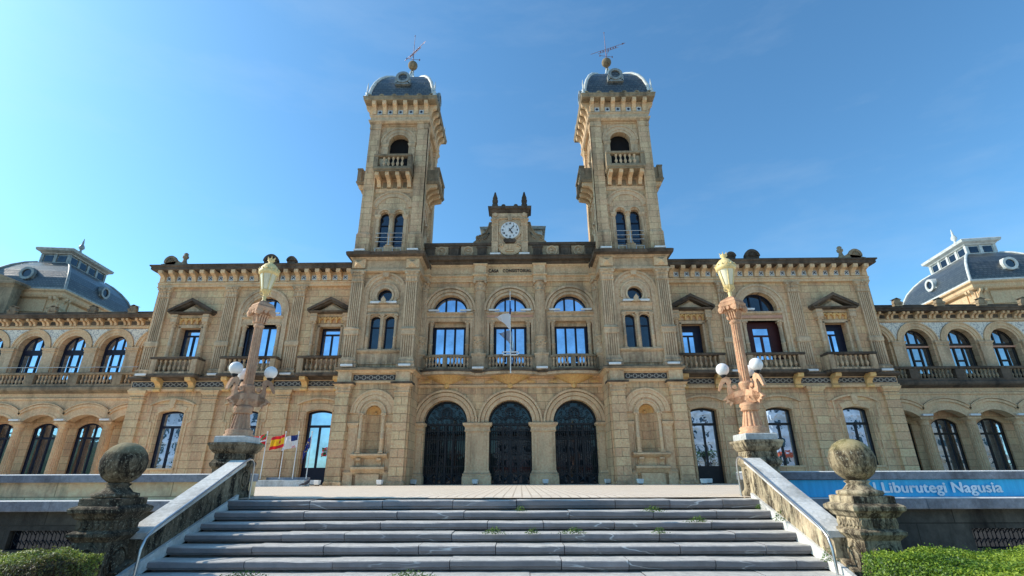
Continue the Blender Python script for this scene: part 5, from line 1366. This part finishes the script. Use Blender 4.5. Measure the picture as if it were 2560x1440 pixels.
    # hand rail
    pts = [(5.16, -18.78, -.05), (5.16, -18.78, .55), (5.16, -18.8, .66), (5.16, -18.88, .74), (5.16, -19.0, .755), (5.16, -19.15, .70), (5.16, -19.5, .55), (5.16, -20.4, .15), (5.16, -21.3, -.245), (5.16, -21.55, -.37), (5.16, -21.68, -.48), (5.16, -21.73, -.62), (5.16, -21.74, -1.0)]
    mb = MB(); mb.tube([(x * s, y, z) for x, y, z in pts], .021, 10)
    for y in (-19.6, -20.9): mb.tube([(5.16 * s, y, zc(y) + .03), (5.25 * s, y, zc(y) - .05)], .012, 6)
    tag(obj('handrail', mb, 'steel'), 'bent steel handrail on the inner side of the %s stair parapet' % side, 'handrail', 'steel handrails of the stairs')

# =================================================================== LAMP COLUMNS
def prow_outline():
    # vertical profile (r, z) of the hull-shaped bracket with its hooked figurehead
    return [(.06, 2.36), (.14, 2.36), (.17, 2.24), (.24, 2.18), (.31, 2.22), (.33, 2.33), (.29, 2.42), (.33, 2.5), (.41, 2.53), (.50, 2.47), (.56, 2.36), (.60, 2.22), (.57, 2.20), (.52, 2.27), (.47, 2.36), (.42, 2.4), (.39, 2.33), (.41, 2.22), (.40, 2.1), (.46, 2.06), (.53, 2.0), (.46, 1.985), (.46, 1.93), (.40, 1.945), (.38, 1.86), (.30, 1.95), (.18, 1.92), (.06, 1.92)]
for s in (-1, 1):
    side = 'left' if s < 0 else 'right'; PK = 'pinkShade' if s < 0 else 'pink'
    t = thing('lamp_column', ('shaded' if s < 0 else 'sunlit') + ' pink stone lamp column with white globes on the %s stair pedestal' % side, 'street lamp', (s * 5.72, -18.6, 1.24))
    def L(name, mb, mats, p=t): 
        o = obj(name, mb, mats, p); o.matrix_parent_inverse = Matrix.Translation((0, 0, -1.24)) if p is t else Matrix.Identity(4); return o
    mb = MB(); mb.lathe([(.30, 1.24), (.31, 1.28), (.27, 1.31), (.29, 1.36), (.25, 1.4)], 0, 0, 28)
    fluted_col(mb, 0, 0, .215, 1.4, 1.74, 14, 0, .7); mb.lathe([(.175, 1.74), (.2, 1.76), (.18, 1.8), (.215, 1.84), (.2, 1.9), (.14, 1.93)], 0, 0, 24)
    L('base', mb, PK)
    mb = MB(); mb.lathe([(.13, 1.93), (.14, 2.3), (.16, 2.33), (.155, 2.37), (.12, 2.4)], 0, 0, 20); fluted_col(mb, 0, 0, .112, 2.4, 3.78, 14, 0, .88)
    mb.lathe([(.1, 3.76), (.12, 3.79), (.12, 3.82), (.1, 3.84)], 0, 0, 20)
    L('shaft', mb, PK)
    SC = Matrix.Diagonal((.86, .86, 1, 1)); mb = MB(); mb.T = Matrix.Rotation(PI / 5 * s, 4, 'Z') @ SC
    mb.lathe([(.11, 3.84), (.12, 3.98), (.19, 4.16)], 0, 0, 16)
    mb.ring(-.2, .2, -.2, .2, [(.0, 4.14), (.05, 4.2), (.06, 4.26), (.02, 4.3)]); mb.ring(-.2, .2, -.2, .2, [(.03, 4.3), (.0, 4.36), (-.1, 4.42), (-.15, 4.46)])
    for f in range(4):
        mb.T = Matrix.Rotation(PI / 5 * s + f * PI / 2, 4, 'Z') @ SC
        for k in range(3): mb.ycyl(-.13 + k * .13, 4.14, .045, -.25, -.15, 12)
        for q in (-.21, .21): mb.ycyl(q, 4.12, .075, -.27, -.17, 14); mb.sphere(q, -.22, 4.1, .06, 10)
        for k in range(4): mb.prism_x([(-.12, 3.88), (-.14, 3.88), (-.17, 4.02), (-.21, 4.06), (-.12, 4.05)], -.12 + k * .07, -.08 + k * .07)
    L('capital', mb, PK)
    # three hull brackets with globes
    for k, ang in enumerate((255, 135, 15)):
        a = math.radians(ang if s < 0 else 180 - ang)
        mb = MB(); Rm = Matrix.Rotation(a, 4, 'Z'); mb.T = Rm
        pr = prow_outline()
        mb.prism_y(pr, -.035, .035)
        # fuller hull body
        for sg in (-1, 1):
            hv = [(.05, sg * .1, 2.22), (.28, sg * .085, 2.16), (.44, sg * .03, 2.08), (.52, 0, 2.0), (.44, 0, 1.93), (.28, sg * .03, 1.9), (.05, sg * .05, 1.9), (.05, sg * .12, 2.08), (.28, sg * .10, 2.04)]
            fs = [(0, 1, 8, 7), (1, 2, 8), (2, 3, 8), (3, 4, 8), (4, 5, 8), (5, 6, 7, 8)]
            mb.add(hv, fs + [f[::-1] for f in fs])
        mb.ycyl(.25, 2.28, .05, -.06, .06, 12); mb.ycyl(.18, 2.02, .02, -.13, .13, 8)
        b = L('hull_bracket', mb, PK)
        mb = MB(); mb.T = Rm; mb.lathe([(.02, 2.46), (.03, 2.5), (.06, 2.53), (.075, 2.56), (.05, 2.58)], .44, 0, 12); mb.tube([(.42, 0, 2.36), (.44, 0, 2.48)], .02, 6); L('globe_holder', mb, 'iron')
        mb = MB(); mb.T = Rm; c = (.44, 0, 2.70); mb.lathe([(max(.001, .145 * math.sin(PI * j / 20)), 2.70 - .145 * math.cos(PI * j / 20)) for j in range(21)], .44, 0, 28, caps=False); L('globe', mb, 'globe')
    ln = part('lantern', t); ln.matrix_parent_inverse = Matrix.Translation((0, 0, -1.24))
    mb = MB(); mb.lathe([(.06, 4.44), (.035, 4.5), (.05, 4.55), (.03, 4.6), (.06, 4.66), (.1, 4.7), (.11, 4.74)], 0, 0, 14)
    for k in range(6):
        a = 2 * PI * k / 6 + .3; mb.tube([(.11 * math.cos(a), .11 * math.sin(a), 4.74), (.2 * math.cos(a), .2 * math.sin(a), 5.16)], .012, 5)
        mb.tube([(.05 * math.cos(a), .05 * math.sin(a), 4.6), (.12 * math.cos(a), .12 * math.sin(a), 4.64), (.12 * math.cos(a), .12 * math.sin(a), 4.72)], .01, 5)
    mb.lathe([(.2, 5.14), (.235, 5.17), (.24, 5.24), (.22, 5.26)], 0, 0, 24)
    for k in range(14): a = 2 * PI * k / 14; mb.sphere(.235 * math.cos(a), .235 * math.sin(a), 5.27, .022, 6)
    mb.lathe([(.22, 5.24), (.2, 5.33), (.13, 5.42), (.06, 5.46), (.05, 5.5), (.09, 5.54), (.06, 5.58)], 0, 0, 20)
    for k in range(6): a = 2 * PI * k / 6; mb.tube([(.06 * math.cos(a), .06 * math.sin(a), 5.56), (.1 * math.cos(a), .1 * math.sin(a), 5.62)], [.02, .006], 5)
    L('lantern_frame', mb, 'cream', ln)
    mb = MB(); mb.lathe([(.1, 4.75), (.19, 5.15)], 0, 0, 18); L('lantern_glass', mb, 'lampglass', ln)

# =================================================================== BANNER, FLAGS, SMALL THINGS
t = thing('banner', 'long blue library banner with pale lettering on the right terrace wall', 'banner', (9, -18.4, -.05))
BI = Matrix.Translation((-9, 18.4, .05))
mb = MB(); n = 60
v = []
for i in range(n + 1):
    x = 6.02 + (16 - 6.02) * i / n; v += [(x, -18.34 - .008 * math.sin(x * 3.1), -.05), (x, -18.33 - .006 * math.sin(x * 2.3 + 1), .295)]
mb.add(v, [(2 * i, 2 * i + 2, 2 * i + 3, 2 * i + 1) for i in range(n)], 0, True)
o = obj('banner_sheet', mb, 'banner', t); o.matrix_parent_inverse = BI
o = text_obj('lettering', 'Udal Liburutegi Nagusia', .29, 'bannertext', t, (9.27, -18.365, .125), .002, .010, 1.03, rot=(PI / 2, 0, 0), scx=1.14); o.matrix_parent_inverse = BI

def flag_mesh(w, h, face, seed, droop=.35, furl=1.):
    """cloth hanging from hoist (x=0) outwards to -x; face(u,v)->material index"""
    rr = random.Random(seed); nx, nz = 24, 16; mb = MB(); v = []
    for j in range(nz + 1):
        for i in range(nx + 1):
            u, q = i / nx, j / nz
            x = -w * u * furl; z = -h * (1 - q) - droop * u ** 1.3 * h + .02 * math.sin(u * 7 + seed)
            y = .09 * math.sin(u * 9 + q * 2.5 + seed) * u + .05 * math.sin(u * 17 + seed * 2 - q * 3) * u
            v.append((x, y, z))
    for j in range(nz):
        for i in range(nx):
            a = j * (nx + 1) + i; mb.add([], [], 0)
            mb.f.append([a, a + 1, a + nx + 2, a + nx + 1]); mb.m.append(face((i + .5) / nx, (j + .5) / nz)); mb.s.append(True)
    mb.v = v; return mb
def f_spain(u, q): return 0 if q < .27 or q > .73 else (0 if (abs(u - .36) < .07 and abs(q - .5) < .13) else 1)
def f_city(u, q): return 1 if (q > .55 and u < .5) else (2 if abs(u - .25) < .12 and q < .2 and int(u * 24 + q * 16) % 2 else 0)
def f_eu(u, q):
    d = math.hypot((u - .5) * 1.5, q - .5); return 1 if abs(d - .3) < .05 and int((math.atan2(q - .5, (u - .5) * 1.5) + PI) / (PI / 6) * 2) % 2 == 0 else 0
def f_basque(u, q): return 0 if abs(u - .5) < .06 or abs(q - .5) < .09 else (2 if abs(u - q) < .08 or abs(1 - u - q) < .08 else 1)
FL = [(-12.31, f_basque, ['fwhite', 'fred', 'fgreen'], 'red, white and green crossed flag, nearest the lamp pedestal', .25, 1.0, 1), (-11.36, f_spain, ['fred', 'fyel'], 'red and yellow striped flag with a small crest', .3, .9, 2),
      (-10.70, f_city, ['fwhite', 'fblue', 'fred'], 'white flag with a navy blue canton', .3, .9, 3), (-10.02, f_eu, ['feu', 'fstar'], 'dark blue flag with a ring of yellow stars, hanging limp', 1.3, .42, 4)]
for x, fn, mats, lab, dr, fu, sd in FL:
    t = thing('flagpole', 'flagpole flying a ' + lab, 'flagpole', (x, -4, .35), 'flagpoles beside the left door')
    mb = MB(); mb.tube([(0, 0, 0), (0, 0, 2.2)], .022, 8); mb.sphere(0, 0, 2.23, .04, 8); obj('pole', mb, 'white', t)
    w_, h_ = .8, .62
    mb = flag_mesh(w_, h_, fn, sd, dr, fu); mb.v = [(a, b_, c + 2.12) for a, b_, c in mb.v]; obj('flag', mb, mats, t)
t = thing('flag_block', 'long low grey marble block holding the row of flagpoles', 'stone block', (-11.4, -4, 0))
mb = MB(); mb.ring(-1.6, 1.45, -.35, .35, [(0, 0), (0, .28), (-.02, .3)], 0); obj('base', mb, 'marble', t)
mb = MB(); mb.box(-.6, 1.45, .0, .32, .3, .42); obj('sill', mb, 'greystone', t)
# central flagpole with furled white flag on the middle balcony
t = thing('balcony_flagpole', 'thin white pole rising from the middle balcony with a drooping off-white flag', 'flagpole', (0.05, -1.35, 6.15))
mb = MB(); mb.tube([(0, 0, -.1), (-.02, 0, 5.0)], [.035, .022], 8); mb.sphere(-.02, 0, 5.05, .05, 8, 1); obj('pole', mb, ['white', 'gold'], t)
mb = MB(); mb.tube([(-.02, 0, 4.35), (-.02, 0, 3.5)], [.03, .05], 8); obj('furled_flag', mb, 'fblue', t)
mb = MB(); v = []; nx, nz = 14, 8
for j in range(nz + 1):
    for i in range(nx + 1):
        u, q = i / nx, j / nz
        v.append((-.02 - .95 * u * (1 - .25 * q), .1 * math.sin(u * 9) * u, 3.55 - q * (.95 * (1 - u) + .12) - .18 * u + .05 * math.sin(q * 6 + u * 5)))
mb.add(v, [(j * (nx + 1) + i, j * (nx + 1) + i + 1, (j + 1) * (nx + 1) + i + 1, (j + 1) * (nx + 1) + i) for j in range(nz) for i in range(nx)], 0, True)
obj('flag', mb, 'fwhite', t)
mb = MB(); mb.box(-.5, .5, -.05, .05, .95, 1.0); mb.box(-.5, .5, -.05, .05, 1.12, 1.17); mb.box(-.5, -.46, -.05, .05, .95, 1.17); mb.box(.46, .5, -.05, .05, .95, 1.17); obj('bracket', mb, 'white', t)
mb = MB(); mb.lathe([(.16, 0), (.1, .1), (.12, .2), (.05, .3), (.07, .42), (.02, .9), (.03, 1.0), (.01, 1.4)], .12, .5, 10, 0, 1.15); obj('candelabrum', mb, 'steel', t)

# floodlights
def flood(x, y, z, lab, rz=0, big=False):
    t = thing('floodlight', lab, 'floodlight', (x, y, z), 'floodlights on the plaza' if big else 'floodlights on the ledges')
    if big:
        mb = MB(); mb.ring(-.13, .13, -.09, .09, [(-.03, .05), (0, .08), (.02, .26), (0, .28)]); obj('housing', mb, 'white', t)
        mb = MB(); mb.box(-.09, .09, -.06, .06, 0, .06); obj('base', mb, 'iron', t)
    else:
        mb = MB(); mb.ring(-.34, .34, -.08, .08, [(-.03, .02), (0, .04), (.0, .13), (-.02, .15)]); obj('housing', mb, 'white', t)
    t.rotation_euler.z = rz
nm = {5.35: 'beside the gate end pier', 6.7: 'by the foot of the niche pilaster nearest the gates', 9.95: 'at the outer foot of the tower', 2.0: 'before the pier between two gates'}
for s, sd in ((-1, 'left'), (1, 'right')):
    for x, y in ((5.35, -.75), (6.75, -2.5), (10.0, -2.55), (1.95, -.55)):
        flood(s * x, y, 0, 'white box floodlight on the plaza %s, %s half' % (nm.get(x) or {6.75: 'by the tower pilaster nearest the gates', 10.0: 'at the outer foot of the tower', 1.95: 'before the pier beside the middle gate'}[x], sd), .3 * s, True)
    flood(s * 10.75, -1.2, 0, 'small white box floodlight in front of the glazed door on the %s' % sd, 0, True)
    for x in AX[:1] if s < 0 else AX[2:]:
        pass
    for x, z, y, lab in ((5.95, 6.27, -2.36, 'under the inner tower pilaster, %s tower'), (9.25, 6.27, -2.36, 'under the outer tower pilaster, %s tower'), (5.95, 13.43, -2.5, 'at the upper shaft foot, inner side of the %s tower'), (9.25, 13.43, -2.5, 'at the upper shaft foot, outer side of the %s tower'), (13.78, 6.27, -.05, 'under the pilaster nearest the tower, %s side block'), (18.25, 6.27, -.05, 'under the middle pilaster of the %s side block'), (22.72, 6.27, -.05, 'under the corner pilaster of the %s block'), (1.92, 6.42, -.72, 'between two bowed balconies, %s of the middle one'), (.95, 13.95, -.62, 'at the %s foot of the clock gable')):
        flood(s * x, y, z, 'slim floodlight ' + lab % sd)
    for i, x in enumerate((-3.84, 0, 3.84)):
        flood(x + s * 1.0, -.12, 10.24, 'slim white floodlight on the %s end of the %s lunette sill' % (sd, ('left', 'middle', 'right')[i]))
    flood(s * 7.58 - .45, -2.0, 10.17, 'slim white floodlight on the left of the oculus sill, %s tower' % sd); flood(s * 7.58 + .45, -2.0, 10.17, 'slim white floodlight on the right of the oculus sill, %s tower' % sd)
    for i, x in enumerate((24.49, 27.61, 30.73, 33.85)):
        flood(s * x, 4.1, 4.06, 'slim white floodlight on the %s column capital of the %s arcade' % (('first', 'second', 'third', 'fourth')[i], sd))
    flood(s * 15.2, .1, 10.23, 'slim white floodlight on the lunette sill of the %s block' % sd)
# pigeon on the plaza
t = thing('pigeon', 'dark grey pigeon standing on the plaza near the left tower', 'pigeon', (-9.75, -4.6, 0))
t.scale = (1.3, 1.3, 1.3)
mb = MB(); mb.lathe([(.01, -.16), (.035, -.1), (.06, -.03), (.068, .04), (.055, .1), (.03, .14)], 0, 0, 12)
me = [Matrix.Translation((0, 0, .13)) @ Matrix.Rotation(math.radians(62), 4, 'Y') @ Vector(p) for p in mb.v]; mb.v = [tuple(p) for p in me]
mb.sphere(.13, 0, .24, .036, 10); mb.tube([(.1, 0, .17), (.13, 0, .23)], [.04, .028], 8); mb.tube([(.16, 0, .24), (.19, 0, .23)], [.01, .003], 5)
mb.tube([(-.1, 0, .1), (-.24, 0, .05)], [.04, .02], 6)
for q in (-.02, .02): mb.tube([(.01, q, .08), (.015, q, 0)], .006, 5)
obj('body', mb, 'pigeon', t)

# =================================================================== PLANTS
def leafmat(name, c1, c2, c3):
    m, nt, b = newmat(name)
    at = N(nt, 'ShaderNodeAttribute'); at.attribute_name = 'tone'
    r = N(nt, 'ShaderNodeValToRGB'); e = r.color_ramp.elements; e[0].color = (*c1, 1); e[1].color = (*c3, 1); k = e.new(.5); k.color = (*c2, 1)
    nt.links.new(at.outputs['Fac'], r.inputs[0]); nt.links.new(r.outputs[0], b.inputs['Base Color']); b.inputs['Roughness'].default_value = .5
    t = N(nt, 'ShaderNodeBsdfTranslucent'); nt.links.new(r.outputs[0], t.inputs[0])
    mx = N(nt, 'ShaderNodeMixShader'); mx.inputs[0].default_value = .35
    out = [n for n in nt.nodes if n.type == 'OUTPUT_MATERIAL'][0]
    nt.links.new(b.outputs[0], mx.inputs[1]); nt.links.new(t.outputs[0], mx.inputs[2]); nt.links.new(mx.outputs[0], out.inputs[0])
    return m
M['leafR'] = leafmat('bright box hedge leaves', (.02, .055, .01), (.12, .23, .02), (.38, .48, .05))
M['leafL'] = leafmat('box hedge leaves', (.06, .045, .025), (.14, .16, .04), (.34, .42, .08))
M['twig'] = simple('hedge twigs', (.07, .055, .035), .9, nscale=20, namt=.6)
def leaves(name, pts, size, mat, parent, rr):
    v = []; f = []; tone = []
    for (p, nrm, tn) in pts:
        d = Vector((rr.gauss(0, 1), rr.gauss(0, 1), rr.gauss(0, 1))) * .55 + Vector(nrm); d.normalize()
        a = d.orthogonal().normalized(); a = (Matrix.Rotation(rr.uniform(0, 6.28), 3, d) @ a); b_ = d.cross(a)
        L = size * rr.uniform(.7, 1.3); W = L * .5; o = len(v); P = Vector(p)
        v += [tuple(P - a * L), tuple(P + b_ * W), tuple(P + a * L), tuple(P - b_ * W)]; f.append((o, o + 1, o + 2, o + 3)); tone.append(tn)
    me = bpy.data.meshes.new(name); me.from_pydata(v, [], f); me.materials.append(M[mat])
    at = me.attributes.new('tone', 'FLOAT', 'FACE'); at.data.foreach_set('value', tone)
    o = bpy.data.objects.new(name, me); COL.objects.link(o); o.parent = parent; return o
def hedge(x0, x1, y0, y1, z0, z1, n, mat, lab, seed, inner):
    rr = random.Random(seed); t = thing('hedge', lab, 'hedge', ((x0 + x1) / 2, (y0 + y1) / 2, z0)); inv = Matrix.Translation((-(x0 + x1) / 2, -(y0 + y1) / 2, -z0))
    def lump(a, b_): return .035 * math.sin(a * 5.1 + seed) * math.sin(b_ * 4.3 + 1) + .02 * math.sin(a * 13 + b_ * 7)
    pts = []
    r = .13
    for _ in range(n):
        q = rr.random()
        if q < .56:
            x, y = rr.uniform(x0, x1), rr.uniform(y0, y1)
            ex = min(x - x0, x1 - x, y - y0, y1 - y); dz = 0 if ex > r else -(r - math.sqrt(max(0, r * r - (r - ex) ** 2)))
            z = z1 + dz + lump(x, y) + rr.uniform(-.05, .02) + (rr.uniform(0, .05) if rr.random() < .06 else 0); nn = (0, 0, 1); tn = rr.uniform(.35, 1.0)
        elif q < .84:
            x, z = rr.uniform(x0, x1), rr.uniform(max(z0, z1 - .8), z1 - .03); y = y0 + lump(x, z) + rr.uniform(-.02, .05); nn = (0, -1, .2); tn = rr.uniform(.0, .7)
        else:
            y, z = rr.uniform(y0, y1), rr.uniform(max(z0, z1 - .8), z1 - .03); sd = rr.random() < .5; x = (x0 if sd else x1) + lump(y, z) + rr.uniform(-.03, .03); nn = (-1 if sd else 1, 0, .2); tn = rr.uniform(0, .8)
        tn = min(1, max(0, tn + .35 * math.sin(x * 3.3 + seed) * math.sin(y * 2.9)))
        pts.append(((x, y, z), nn, tn))
    o = leaves('foliage', pts, .017, mat, t, rr); o.matrix_parent_inverse = inv
    mb = MB(); mb.ring(x0, x1, y0, y1, [(-.06, z0), (-.07, z1 - .16), (-.16, z1 - .07)])
    o = obj('branches', mb, inner, t); o.matrix_parent_inverse = inv
hedge(-9.2, -5.22, -23.35, -22.35, -1.62, -.56, 60000, 'leafL', 'clipped hedge with brown bare flank before the left newel post', 3, 'twig')
hedge(5.2, 9.8, -24.4, -22.3, -1.62, -.575, 120000, 'leafR', 'thick bright green clipped hedge before the right newel post', 5, 'green')
M['weed'] = leafmat('weed leaves', (.04, .09, .02), (.10, .19, .03), (.2, .3, .05))
WEEDS = [(-3.45, -21.86, -.975, .42, 'left weeds on the fifth step'), (-1.05, -21.86, -.975, .42, 'weeds left of centre'), (2.95, -20.12, -.22, .2, 'x'), (.75, -20.65, -.52, .12, 'x'), (.1, -20.66, -.52, .2, 'x'), (1.45, -20.65, -.52, .22, 'x'), (2.9, -20.66, -.52, .12, 'x'), (5.13, -20.3, -.36, .11, 'x'), (5.16, -21.55, -.82, .12, 'x'), (5.1, -19.6, -.2, .06, 'x'), (.55, -19.84, -.22, .1, 'x'), (3.7, -20.24, -.38, .2, 'x')]
labs = ['long tuft of green weeds at the foot of the lowest riser, leftmost', 'tuft of green weeds on the lowest riser left of the middle', 'thin weeds in the joint below the second step, right half', 'tiny weed sprig on the third riser just right of the middle', 'small weed tuft on the third riser at the middle', 'spreading weed tuft on the third riser right of the middle', 'small flat weed tuft on the third riser, farther right', 'leafy green weed clump against the right string board', 'tall thin weed at the bottom right corner of the steps', 'small weed at the top right end of the steps', 'tiny weed in the joint under the top step', 'thin line of weeds on the second riser near the right end']
for i, (x, y, z, w, _) in enumerate(WEEDS):
    rr = random.Random(40 + i); t = thing('weed', labs[i], 'weed', (x, y, z), 'weeds in the stair joints')
    pts = []; hgt = .13 if i not in (7, 8) else .24
    for _ in range(int(900 * w) + 60):
        u = rr.gauss(0, .45) * w; k = rr.random(); pts.append(((u + .02 * math.sin(k * 9), -abs(rr.gauss(0, .03)), k * hgt * max(.15, 1 - abs(u / w) * .8) * (.6 + .4 * math.sin(u * 40) ** 2)), (rr.uniform(-.5, .5), -.6, .7), rr.random()))
    leaves('foliage', pts, .013, 'weed', t, rr)

# =================================================================== TOWN BEHIND THE CAMERA (seen in the window reflections)
def palm(x, y, h, lab):
    t = thing('palm_tree', lab, 'palm tree', (x, y, -1.6), 'palm trees of the park'); rr = random.Random(int(x))
    mb = MB(); mb.tube([(0, 0, 0), (.1, 0, h * .5), (0, .1, h)], [.28, .2, .2], 10); obj('trunk', mb, 'twig', t)
    mb = MB()
    for k in range(34):
        a = rr.uniform(0, 6.28); e = rr.uniform(-.3, 1.1); L = rr.uniform(2.0, 2.8); c, q = math.cos(a), math.sin(a)
        for i in range(9):
            u0 = i / 9; r0 = L * u0; z0_ = h + math.sin(e) * r0 - .55 * r0 * r0 * .6; wv = .5 * (1 - abs(u0 - .4))
            for sg in (-1, 1): mb.add([(r0 * c, r0 * q, z0_), ((r0 + .25) * c, (r0 + .25) * q, z0_ - .02), ((r0 + .5) * c - sg * wv * q, (r0 + .5) * q + sg * wv * c, z0_ - .3)], [(0, 1, 2)])
    obj('crown', mb, 'green', t)
M['paint1'] = simple('white render', (.78, .77, .73), .8, nscale=1, namt=.1); M['paint2'] = simple('cream render', (.66, .56, .42), .8); M['awn'] = simple('orange red awning', (.62, .12, .05), .8)
M['hillgreen'] = simple('wooded hill', (.05, .08, .035), .95, nscale=.05, namt=.4)
wm = MB(); wm.box(-.6, .6, -.06, .06, 0, 1.7); WM = obj('window', wm, 'glassdark'); WMD = WM.data; bpy.data.objects.remove(WM)
BL = [(-62, 26, 15, 'paint1', 5), (-30, 24, 13, 'paint2', 4), (6, 22, 13, 'paint1', 4), (34, 26, 19, 'paint1', 6), (62, 24, 20, 'paint1', 6), (90, 26, 18, 'paint2', 5)]
for i, (x, w, h, mt, fl) in enumerate(BL):
    y = -88 if abs(x) < 50 else -70
    t = thing('apartment_building', ('%s apartment block across the park, number %s in its row' % ('white' if mt == 'paint1' else 'cream', ('one', 'two', 'three', 'four', 'five', 'six')[i])), 'building', (x, y, -1.6), 'buildings across the park')
    mb = MB(); mb.box(-w / 2, w / 2, -8, 0, 0, h)
    for k in range(1, fl + 1): mb.box(-w / 2 - .1, w / 2 + .1, 0, .35, k * h / fl - .35, k * h / fl - .12)
    obj('wall', mb, mt, t)
    for k in range(fl):
        for q in range(int(w / 3)):
            o = bpy.data.objects.new('window', WMD); COL.objects.link(o); o.parent = t; o.location = (-w / 2 + 1.5 + q * 3, 0, k * h / fl + .7)
    mb = MB()
    mb.box(-w / 2, w / 2, 0, 1.3, h * .28, h * .31); obj('awning', mb, 'awn' if i in (2, 4) else mt, t)
for x, y, h in ((13, -46, 5), (18, -52, 6), (27, -44, 5), (-14, -60, 6)): palm(x, y, h, 'palm tree in the park behind the viewpoint, ' + {13: 'nearest the steps', 18: 'tallest of the right pair', 27: 'farthest right', -14: 'alone on the left'}[x])
mb = MB(); pts = []
for i in range(61):
    x = -600 + i * 20; pts.append((x, -400, 18 + 16 * math.sin(i * .21) + 7 * math.sin(i * .53)))
v = [(p[0], p[1], -2) for p in pts] + pts + [(p[0], p[1] - 120, p[2] * 1.3) for p in pts]
mb.add(v, [(i + 1, i, 61 + i, 61 + i + 1) for i in range(60)] + [(61 + i + 1, 61 + i, 122 + i, 122 + i + 1) for i in range(60)], 0, True)
structure('hills', mb, 'hillgreen')

# =================================================================== CAMERA, LIGHT
cam = bpy.data.cameras.new('camera'); co = bpy.data.objects.new('camera', cam); COL.objects.link(co); scn.camera = co
cam.sensor_width = 36; cam.lens = 1236.19 / 2560 * 36; cam.clip_end = 8000; cam.clip_start = .05
yaw, pitch, roll = -.0145, .366, .0041
cy, sy, cp, sp, cr, sr = math.cos(yaw), math.sin(yaw), math.cos(pitch), math.sin(pitch), math.cos(roll), math.sin(roll)
r0 = Vector((cy, -sy, 0)); u0 = Vector((-sy * sp, -cy * sp, cp)); fw = Vector((sy * cp, cy * cp, sp))
right = r0 * cr - u0 * sr; up = r0 * sr + u0 * cr
co.matrix_world = Matrix(((right.x, up.x, -fw.x, .567), (right.y, up.y, -fw.y, -30), (right.z, up.z, -fw.z, .369), (0, 0, 0, 1)))

SUN_EL, DEL = math.radians(36), math.radians(6)
sd = Vector((-math.cos(DEL) * math.cos(SUN_EL), math.sin(DEL) * math.cos(SUN_EL), math.sin(SUN_EL)))   # towards the sun
sl = bpy.data.lights.new('sun', 'SUN'); sl.energy = 5.0; sl.angle = math.radians(.5); sl.color = (1, .90, .76)
so = bpy.data.objects.new('sun', sl); COL.objects.link(so); so.rotation_euler = sd.to_track_quat('Z', 'Y').to_euler()
w = bpy.data.worlds.new('World'); scn.world = w; w.use_nodes = True; nt = w.node_tree; nt.nodes.clear()
out = nt.nodes.new('ShaderNodeOutputWorld'); bg = nt.nodes.new('ShaderNodeBackground'); sky = nt.nodes.new('ShaderNodeTexSky')
sky.sky_type = 'NISHITA'; sky.sun_disc = False; sky.sun_elevation = SUN_EL; sky.sun_rotation = math.atan2(sd.x, sd.y)
sky.air_density = 1.0; sky.dust_density = .8; sky.ozone_density = 1.3
bg.inputs[1].default_value = .15
tint = mixc(nt, 1.0, sky.outputs[0], (.80, 1.37, 1.60), 'MULTIPLY'); tc = N(nt, 'ShaderNodeTexCoord'); wv = mapping(nt, tc.outputs['Generated'], (1.2, 2.2, 5.5)); wn = ramp(nt, noise(nt, wv, 1.6, 7, .62), .50, .80)
wk = N(nt, 'ShaderNodeMath', _operation='MULTIPLY'); nt.links.new(wn, wk.inputs[0]); wk.inputs[1].default_value = .13
hz = mixc(nt, wk.outputs[0], tint, (5.2, 6.0, 6.6)); nt.links.new(hz, bg.inputs[0]); nt.links.new(bg.outputs[0], out.inputs[0])
scn.view_settings.view_transform = 'Standard'; scn.view_settings.look = 'None'; scn.view_settings.exposure = 0
scn.cycles.max_bounces = 6; scn.cycles.diffuse_bounces = 4
